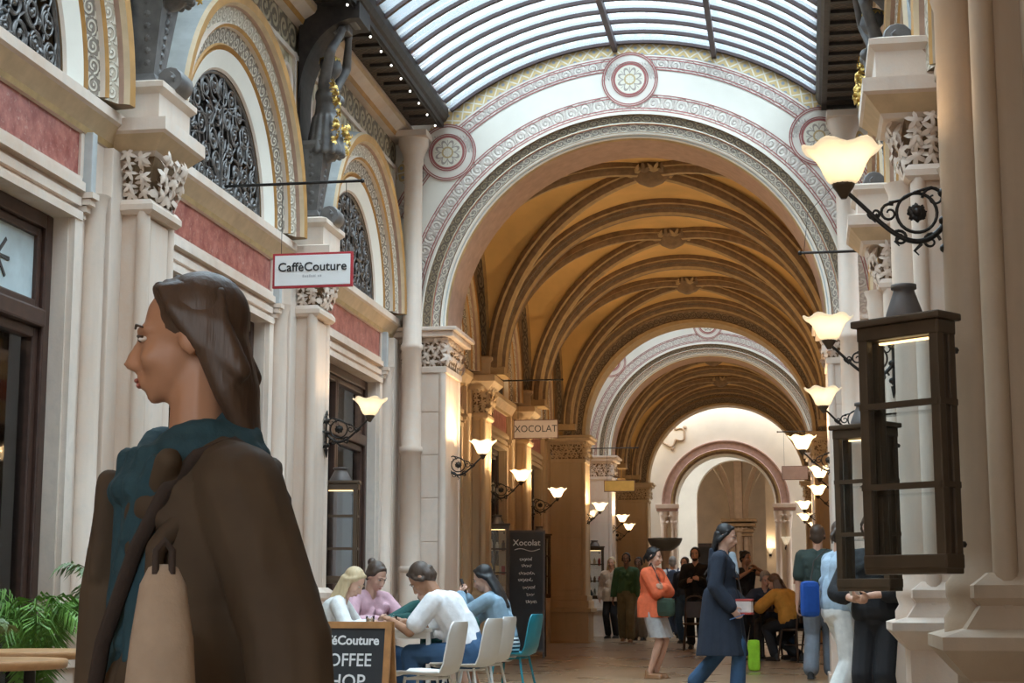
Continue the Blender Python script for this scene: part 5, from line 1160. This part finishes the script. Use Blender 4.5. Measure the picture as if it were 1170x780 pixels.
    if coat: garment(coat[0], coat[1], coat[2], 'full', coat[3], coat[4] if len(coat) > 4 else 0.)
    return P
def part(P, mb, name, mat=None, vox=None, sm=3):
    return remesh(mb, vox, name, mat, P.root, sm) if vox else mb.obj(name, P.root)
def phone(P, k, off=(0, 0, 0), label='', rz=0., tilt=60):
    w = P.world(P.arm[k][2] + (P.arm[k][2] - P.arm[k][1]).normalized() * .09 + V(off)); o = empty('mobile_phone', w, radians(rz)); tag(o, label, 'phone'); o.rotation_euler[0] = radians(tilt); m = MB(); m.box(-.036, .036, -.075, .075, -.004, .004, 'shoe_blue' if 'blue' in label else ('shoe_white' if 'black' in label else 'shoe_black'), .004); m.obj('case', o); m = MB(); m.box(-.033, .033, -.070, .070, .0042, .005, 'slate_board'); m.obj('screen', o)
def bag(name, label, loc, W, D, H, mat, rz=0., strap=None, flap=None, cat='bag'):
    o = empty(name, loc, radians(rz)); tag(o, label, cat); m = MB(); m.box(-W / 2, W / 2, -D / 2, D / 2, 0, H, mat, min(D, H) * .45); m.obj('body', o)
    if flap: m = MB(); m.box(-W / 2 - .003, W / 2 + .003, -D / 2 - .006, -D / 2 + .012, H * .45, H + .004, flap, .006); m.obj('flap', o)
    if strap: m = MB(); m.tube([o.matrix_basis.inverted() @ V(p) for p in strap], .010, 'strap_dark', 6, flat=.5); m.obj('strap', o)
    return o
def W_(P, *p): return P.world(V(p))
# ---- woman striding past the camera
t = NT('olive_brown'); f = t.noise(5, 5); g = t.noise(3.2, 3, stretch=(1, 1, .45)); t.bsdf(t.mix(((f - .35) * 2).sat(), (.050, .032, .018), (.085, .056, .030)), .85, 0, t.bump(g, .9, .06)); MATS['olive_brown'] = t.m
x0 = atpx(234, 2.76)
FG = person('woman in an olive jacket and teal scarf striding close past the camera', (x0.x, 2.76, fz(2.8)), 134, 1.575, lean=3, head=(-34, 3, 0), hands={-1: (-.34, -.04, .76), 1: (.27, .10, .76)}, feet={-1: (-.09, .30, .085), 1: (.09, -.32, .12)}, skin='skin_tan', hair=('hair_brown', 'pony0'), top='beige_knit', ez=.012, bottom='charcoal', coat=('jacket', 'olive_brown', .034, .24, .015), vox=.008, shoulders=.18, neck_up=.010, drop=.045)
P = FG; T, Hd = P.T, P.Hd
m = MB()   # hair swept from a parting back over the ear and hanging to the shoulders
for k in (-1, 1):
    for i in range(7):
        p = Hd(k * .006, .050 - .021 * i, .108 + .016 * sin(i * .5)); q = Hd(k * .072, .010 - .015 * i, .052 - .006 * i); mid = (p + q) / 2 + P.HM @ V((k * .015, 0, .014)); m.cap(p, mid, .007, .010); m.cap(mid, q, .010, .014); m.cap(q, Hd(k * .072, -.035 - .012 * i, -.015 - .01 * i), .015, .020)
for i in range(9):
    a = -1 + 2 * i / 8; p = Hd(.064 * a, -.088 + .045 * a * a, .0); q = Hd(.060 * a, -.105 + .03 * a * a, -.105); e = T(.070 * a, -.115 + .01 * a * a, .400 + .015 * (i % 2)); m.cap(p, q, .028, .026); m.cap(q, e, .026, .014)
part(P, m, 'hair_length', 'hair_brown', .006, 3)
m = MB()   # scarf: wound turns and hanging ends
r = random.Random(3)
for j, (R, z, th) in enumerate(((.074, .490, .024), (.090, .466, .028), (.106, .440, .030), (.122, .412, .030))):
    pts = [T(R * cos(a) * 1.05, .015 + R * sin(a), z - .03 * sin(a) + .012 * sin(3 * a + j)) for a in us(0, 2 * pi, 20)]
    for a, b in zip(pts, pts[1:]): m.cap(a, b, th * r.uniform(.8, 1.1), th)
for k in range(6): m.cap(T(-.070 + .022 * k, .110 + .01 * (k % 2), .45), T(-.075 + .021 * k, .145 + .010 * (k % 2), .12 - .03 * (k % 3)), .021, .019)
for k in range(5): m.cap(T(-.10 + .04 * k, .125, .43 - .03 * k), T(-.02 + .03 * k, .150, .30 - .05 * k), .018, .014)
part(P, m, 'scarf', 'teal_scarf', .007, 2)
m = MB()   # jacket collar turned down round the neck and along the front edges
pts = [T(.150 * cos(a), -.015 - .115 * sin(a), .410 + .012 * sin(a)) for a in us(-.35, pi + .35, 16)]
for a, b in zip(pts, pts[1:]): m.cap(a, b, .024, .024)
for a, b in zip(pts[3:-3], pts[4:-2]): m.cap(a + V((0, 0, -.035)), b + V((0, 0, -.035)), .026, .026)
for k in (-1, 1): m.cap(pts[0 if k > 0 else -1], T(k * .118, .135, .28), .024, .02); m.cap(T(k * .118, .135, .28), T(k * .105, .155, .0), .018, .014)
m.cap(T(.115, .105, .38), T(.105, .135, .20), .045, .055); m.cap(T(.105, .135, .20), T(.11, .150, -.10), .055, .06); m.cap(T(.105, .13, .41), T(.075, .168, .24), .026, .018)
part(P, m, 'collar', 'olive_brown', .008, 3)
m = MB(); m.tube([T(-.10, -.125, .22), T(-.125, -.115, .36), T(-.138, -.07, .43), T(-.140, -.01, .462), T(-.135, .06, .44), T(-.12, .115, .38), T(-.09, .160, .28), T(-.02, .195, .12), T(.06, .20, -.06)], .015, 'strap_dark', 8, flat=.35); part(P, m, 'bag_strap')
c = atpx(186, 2.38); q = empty('shoulder_bag', V((c.x, 2.38, .70)), radians(25)); tag(q, 'beige canvas bag carried in front of the olive jacket', 'bag'); m = MB(); rr = [(.050, 0), (.058, .02), (.056, .12), (.046, .24), (.034, .32), (.022, .345), (.012, .35)]; m.grid([[(r_ * cos(a) * 1.0, r_ * sin(a) * .62 + .012 * sin(z * 22), z) for a in us(0, 2 * pi, 20)[:-1]] for r_, z in rr], 'beige_knit', True); m.poly([(.050 * cos(a), .031 * sin(a), 0) for a in us(0, 2 * pi, 20)[:-1]], 'beige_knit'); m.obj('body', q); m = MB(); m.tube([(-.012, 0, .335), (-.012, .0, .37), (0, .0, .385), (.012, 0, .37), (.012, 0, .335)], .006, 'strap_dark', 6); m.obj('strap', q)
# ---- people at the white table
F1 = person('girl with long fair hair in a white lace top bent over the table', TC + V((-.66, .13, 0)), -82, 1.62, hip=(0, .0, .575), lean=20, head=(-10, 22, 0), hands={-1: (-.12, .42, .80), 1: (.14, .40, .80)}, elbows={-1: (-1, -.3, -.5), 1: (1, -.3, -.5)}, feet={-1: (-.12, .34, .085), 1: (.12, .30, .085)}, skin='skin_light', hair=('hair_fair', 'loose'), top='lace_white', ez=.02, bottom='jeans_pale', group=None)
F2 = person('woman with a dark bun in a pink sweater looking down at the table', TC + V((-.52, .92, 0)), -128, 1.66, hip=(0, 0, .575), lean=12, head=(8, 22, 0), hands={-1: (-.10, .40, .80), 1: (.13, .38, .80)}, elbows={-1: (-1, -.3, -.5), 1: (1, -.3, -.5)}, feet={-1: (-.12, .34, .085), 1: (.12, .30, .085)}, hair=('hair_brown', 'bun'), top='pink_knit', ez=.026, bottom='jeans_blue')
F3 = person('person in a dark teal sweater stooping behind the man in white', TC + V((.16, 1.06, 0)), 176, 1.66, hip=(0, 0, .575), lean=38, head=(-20, 25, 0), hands={-1: (-.16, .50, .82), 1: (.16, .48, .82)}, elbows={-1: (-1, -.2, -.3), 1: (1, -.2, -.3)}, feet={-1: (-.12, .28, .085), 1: (.12, .26, .085)}, hair=('hair_brown', 'short'), top='dark_teal', ez=.03, bottom='charcoal')
c2 = atpx(529, 13.3)
F4 = person('man in a white T-shirt and jeans leaning on the white table', V((c2.x + .02, 13.32, c2.z)), 84, 1.80, hip=(0, -.02, .54), lean=32, head=(0, 18, 0), hands={-1: (-.12, .56, .76), 1: (.14, .54, .75)}, elbows={-1: (-.7, -.2, -1), 1: (.7, -.2, -1)}, palms={-1: (0, 0, -1), 1: (0, 0, -1)}, feet={-1: (-.13, .34, .085), 1: (.13, .08, .085)}, skin='skin_tan', hair=('hair_brown', 'tail'), top='white_tee', sleeve='short', ez=.024, hem=.06, bottom='jeans_blue', shoes='shoe_white', vox=.01)
c4 = atpx(580, 15.6)
F5 = person('woman with long black hair in a denim shirt holding up a phone', V((c4.x, 15.6, c4.z)), 84, 1.66, hip=(0, .03, .565), lean=17, head=(0, 10, 0), hands={-1: (-.05, .46, 1.02), 1: (.08, .44, 1.00)}, elbows={-1: (-.6, .1, -1), 1: (.6, .1, -1)}, palms={-1: (.5, -1, 0), 1: (-.5, -1, 0)}, curl=40, feet={-1: (-.12, .36, .085), 1: (.12, .32, .085)}, hair=('hair_black', 'long'), top='denim_shirt', ez=.026, hem=.10, bottom='striped', legs='skirt')
phone(F5, -1, (.02, -.03, .02), 'dark phone held up by the woman in the denim shirt', 84, 70)
# ---- standing visitors
def at(px, Y): return atpx(px, Y)
N1 = person('woman in a long navy coat walking with a small pale bag', at(824, 16.8), -99, 1.69, lean=3, head=(0, 14, 0), hands={-1: (-.20, .16, .93), 1: (.21, .14, .88)}, feet={-1: (-.08, -.30, .15), 1: (.08, .16, .085)}, knees=(0, 1, 0), hair=('hair_black', 'long0'), top='jeans_pale', ez=.012, bottom='jeans_blue', legs='wide', leg_e=-.01, coat=('coat', 'navy_coat', .032, .52, .035), shoes='shoe_blue', vox=.010)
m = MB()
for i in range(7): a = pi * (i - 3) / 7; m.cap(N1.Hd(.06 * sin(a), -.07 - .03 * cos(a), 0), N1.T(.07 * sin(a), -.12, .40), .032, .018)
for k in (-1, 1): m.cap(N1.Hd(k * .075, .01, .03), N1.Hd(k * .075, -.05, -.06), .018, .026)
part(N1, m, 'hair_length', 'hair_black', .010, 3)
m = MB()
for k in (-1, 1): m.cap(N1.T(k * .11, .03, .49), N1.T(k * .06, .15, .26), .026, .018)
part(N1, m, 'lapel', 'navy_coat', .010, 2); m = MB(); m.cap(N1.T(0, .095, .47), N1.T(.0, .150, .30), .040, .022); part(N1, m, 'shirt_front', 'jeans_pale', .010, 2)
nb = bag('shoulder_bag', 'small pale handbag with red edges worn across the navy coat', W_(N1, .10, .235, .81), .21, .07, .15, 'bag_pale', -20, [W_(N1, .10, .235, .95), W_(N1, .06, .19, 1.15), W_(N1, -.10, .10, 1.42), W_(N1, -.12, -.03, 1.45), W_(N1, -.03, -.17, 1.2)], None)
for z0, z1 in ((.0, .022), (.128, .153)): m = MB(); m.box(-.106, .106, -.036, .036, z0, z1, 'bag_red', .008); m.obj('trim', nb)
phone(N1, 1, (.0, .0, -.02), 'pale blue phone in the hand of the woman in the navy coat', -84, 20)
bag('carrier_bag', 'bright lime green carrier bag standing on the floor behind the navy coat', at(860, 22.3), .16, .09, .40, 'bag_green', 10)
O1 = person('woman in an orange sweater and grey skirt standing with folded arms', at(746, 20.25), -112, 1.55, head=(8, 12, 0), hands={-1: (.10, .20, 1.17), 1: (-.08, .20, 1.12)}, elbows={-1: (-1, .2, -.8), 1: (1, .2, -.8)}, palms={-1: (0, -1, 0), 1: (0, -1, 0)}, hair=('hair_black', 'tail'), top='orange_knit', ez=.04, hem=.14, bottom='grey_skirt', legs='skirt', leg_e=.012, shoes='sandal')
bag('shoulder_bag', 'dark green shoulder bag over the grey skirt of the woman in orange', W_(O1, .12, .22, .80), .30, .12, .22, 'bag_dark_green', -40, [W_(O1, .12, .22, 1.0), W_(O1, .13, .17, 1.25), W_(O1, .08, .02, 1.50), W_(O1, -.05, -.12, 1.35)])
person('man in a cream shirt stooping beyond the pier, head out of sight', at(669, 35.6), 75, 1.76, lean=24, head=(0, 20, 0), hands={-1: (-.1, .42, 1.1), 1: (.15, .40, 1.05)}, hair=('hair_grey', 'short'), top='cream_shirt', ez=.03, hem=.05, bottom='black_cloth', shoes='shoe_white')
person('fair-haired woman in beige beside the man in green', at(699, 36.6), 165, 1.74, head=(10, 5, 0), hair=('hair_fair', 'loose'), top='cream_shirt', ez=.03, hem=.15, bottom='black_cloth')
person('man in a green jacket and camouflage trousers walking this way', at(716, 34.0), 178, 1.78, hands={-1: (-.26, .08, .82), 1: (.26, .02, .82)}, feet={-1: (-.09, .14, .085), 1: (.09, -.14, .10)}, skin='skin_dark', hair=('hair_black', 'short'), top='black_cloth', ez=.012, bottom='camo', coat=('jacket', 'green_jacket', .028, .06), leg_e=.028, shoes='sandal')
person('dark-haired woman in patterned trousers behind the man in green', at(730, 35.4), 170, 1.72, skin='skin_dark', hair=('hair_black', 'tail'), top='charcoal', ez=.02, bottom='print_trousers', leg_e=.03)
B1 = person('grey-haired man seen from behind with a dark backpack', at(769, 37.0), 4, 1.76, hair=('hair_grey', 'short'), top='white_tee', sleeve='short', ez=.028, bottom='backpack_navy', leg_e=.025)
m = MB(); m.ell(B1.T(0, -.20, .28), (.15, .10, .22), 'x', 16, 10); m.ell(B1.T(0, -.27, .20), (.11, .05, .11), 'x', 12, 8); 
for k in (-1, 1): m.tube([B1.T(k * .10, -.14, .44), B1.T(k * .12, -.02, .53), B1.T(k * .125, .12, .40), B1.T(k * .13, .06, .15), B1.T(k * .11, -.14, .10)], .022, 'x', 8)
q = remesh(m, .012, 'backpack', 'backpack_navy', None, 3); q.matrix_world = Matrix.LocRotScale(B1.root.location, B1.root.rotation_euler, B1.root.scale); tag(q, 'dark backpack on the grey-haired man in a white shirt', 'backpack')
person('bearded man in a black jacket facing the camera behind a dark chair', at(795, 30.6), 176, 1.80, hands={-1: (-.10, .22, 1.15), 1: (.12, .22, 1.12)}, skin='skin_light', hair=('hair_black', 'beard'), top='charcoal', ez=.012, bottom='black_cloth', coat=('jacket', 'black_cloth', .03, .06))
person('man in a navy top just beside the bearded man in black', at(783, 33.5), 160, 1.68, hair=('hair_brown', 'short'), top='backpack_navy', ez=.024, bottom='jeans_blue')
person('dark-haired woman in a black tank top raising an arm behind the table', at(852, 27.4), -150, 1.66, head=(15, 10, 0), hands={-1: (-.10, .22, 1.42), 1: (.05, .26, 1.38)}, elbows={-1: (-1, .3, -.6), 1: (1, .3, -.6)}, skin='skin_tan', hair=('hair_black', 'bun'), top='black_cloth', sleeve='none', ez=.014, bottom='black_cloth')
person('grey-haired man seated at the far side of the dark round table', FT + V((.05, .78, 0)), 178, 1.70, hip=(0, 0, .575), lean=10, head=(20, 15, 0), hands={-1: (-.14, .36, .82), 1: (.14, .36, .82)}, elbows={-1: (-1, -.3, -.5), 1: (1, -.3, -.5)}, feet={-1: (-.12, .30, .085), 1: (.12, .30, .085)}, hair=('hair_grey', 'short'), top='backpack_navy', ez=.026, bottom='charcoal')
S1 = person('chestnut-haired diner in a mustard shawl bent towards the round table', FT + V((.46, -.50, 0)), 48, 1.70, hip=(0, .02, .58), lean=26, head=(20, 15, 0), hands={-1: (-.16, .42, .86), 1: (.16, .40, .86)}, elbows={-1: (-1, -.3, -.5), 1: (1, -.3, -.5)}, feet={-1: (-.12, .26, .085), 1: (.12, -.02, .085)}, hair=('hair_chestnut', 'loose'), top='mustard', ez=.045, bottom='black_cloth')
person('dark-haired diner in black seated at the right of the round table', FT + V((.76, .26, 0)), 104, 1.72, hip=(0, .0, .575), lean=14, head=(0, 10, 0), hands={-1: (-.14, .38, .84), 1: (.14, .36, .84)}, elbows={-1: (-1, -.3, -.5), 1: (1, -.3, -.5)}, feet={-1: (-.12, .32, .085), 1: (.12, .30, .085)}, hair=('hair_brown', 'short'), top='black_cloth', ez=.026, bottom='jeans_blue')
person('man in grey dungarees and a dark T-shirt walking away', at(936, 20.2), -6, 1.80, hands={-1: (-.25, .06, .80), 1: (.26, .05, .84)}, feet={-1: (-.10, -.12, .10), 1: (.10, .18, .085)}, skin='skin_light', hair=('hair_brown', 'short'), top='dark_green_tee', sleeve='short', ez=.026, bottom='grey_dungaree', leg_e=.03, shoes='shoe_black', coat=None)
D1 = person('woman in a pale denim jacket and white trousers beside the wall', at(957, 14.4), -62, 1.62, lean=4, head=(30, 12, 0), hands={-1: (-.08, .26, 1.02), 1: (.24, .10, .86)}, feet={-1: (-.09, .16, .085), 1: (.09, -.14, .085)}, hair=('hair_brown', 'tail'), top='white_tee', ez=.012, bottom='white_trousers', legs='wide', leg_e=.01, coat=('jacket', 'denim_light', .03, .10), shoes='shoe_white')
bag('shoulder_bag', 'bright blue bag hanging against the pale denim jacket', W_(D1, -.10, -.22, .86), .16, .10, .30, 'bag_blue', 20, [W_(D1, -.10, -.22, 1.1), W_(D1, -.14, -.15, 1.35), W_(D1, -.13, -.02, 1.46)])
phone(D1, -1, (0, 0, .02), 'phone in the hand of the woman in the pale denim jacket', 20, 30)
K1 = person('person in black reading a phone between the stone pedestals', at(1001, 12.25), 160, 1.58, head=(0, 22, 0), hands={-1: (-.03, .28, 1.08), 1: (.08, .26, 1.05)}, elbows={-1: (-1, -.2, -.6), 1: (1, -.2, -.6)}, palms={-1: (.3, 0, 1), 1: (-.3, 0, 1)}, curl=42, skin='skin_light', hair=('hair_brown', 'short'), top='black_cloth', sleeve='elbow', ez=.035, hem=.08, bottom='black_cloth', legs='wide', leg_e=.0, shoes='shoe_white')
phone(K1, -1, (.02, .03, .075), 'phone held up by the person dressed in black', 160, 50)
# ------------------------------------------------------------------ camera, sky, colour
cam = bpy.data.cameras.new('camera'); cam.sensor_width = 36.; cam.lens = FPX / 1170 * 36; cam.clip_end = 300; cam.clip_start = .05
co = bpy.data.objects.new('camera', cam); COL.objects.link(co); co.location = (0, 0, CAMZ); co.rotation_euler = (pi / 2 + PITCH, 0, YAW); bpy.context.scene.camera = co
w = bpy.data.worlds.new('sky'); bpy.context.scene.world = w; w.use_nodes = True; nt = w.node_tree; nt.nodes.clear()
bg = nt.nodes.new('ShaderNodeBackground'); wo = nt.nodes.new('ShaderNodeOutputWorld'); nt.links.new(bg.outputs[0], wo.inputs[0]); bg.inputs[0].default_value = (.87, .945, 1., 1)
tc = nt.nodes.new('ShaderNodeTexCoord'); sp = nt.nodes.new('ShaderNodeSeparateXYZ'); nt.links.new(tc.outputs['Generated'], sp.inputs[0])
z_, y_ = X(nt, sp.outputs[2]), X(nt, sp.outputs[1])
cl = nt.nodes.new('ShaderNodeTexNoise'); cl.inputs['Scale'].default_value = 5.; cl.inputs['Detail'].default_value = 5.; nt.links.new(tc.outputs['Generated'], cl.inputs['Vector'])
lum = (z_.mx(0) * SKY_Z + SKY_H) + (y_ * -1).mx(0) * SKY_B          # overcast sky: brightest overhead and over the open street end
lum = lum * (X(nt, cl.outputs[0]) * .8 + .6)
nt.links.new(lum.k, bg.inputs[1])
sc = bpy.context.scene; sc.view_settings.view_transform = 'Standard'; sc.view_settings.look = 'None'; sc.view_settings.gamma = 1; sc.view_settings.use_curve_mapping = False; sc.view_settings.exposure = EXPO
sc.cycles.use_denoising = True; sc.cycles.max_bounces = 10; sc.cycles.diffuse_bounces = 5; sc.cycles.transparent_max_bounces = 16; sc.cycles.glossy_bounces = 3; sc.cycles.sample_clamp_indirect = 6.; sc.cycles.caustics_reflective = False; sc.cycles.caustics_refractive = False

# ------------------------------------------------------------------ small pieces belong to the part they sit on
NEST = {'chalk_writing': 'panel', 'chalk_flourish': 'panel', 'lettering': 'board', 'small_print': 'board', 'eye': 'body', 'eyebrow': 'body', 'lips': 'body', 'beard': 'body', 'rosette': 'scroll_arm', 'soil': 'pot', 'glazing_bar': 'frame', 'pane': 'frame', 'star': 'panel', 'collar': 'jacket', 'lapel': 'coat', 'wreath': 'figure', 'light_bulb': 'lamp_holder', 'screen': 'case', 'apron': 'tabletop'}
for o in [o for o in sc.objects if o.parent is None and len(o.children) > 1]:
    first = {}
    for c in o.children: first.setdefault(c.name.split('.')[0], c)
    for c in list(o.children):
        q = first.get(NEST.get(c.name.split('.')[0], ''))
        if q is not None and q is not c: c.parent = q
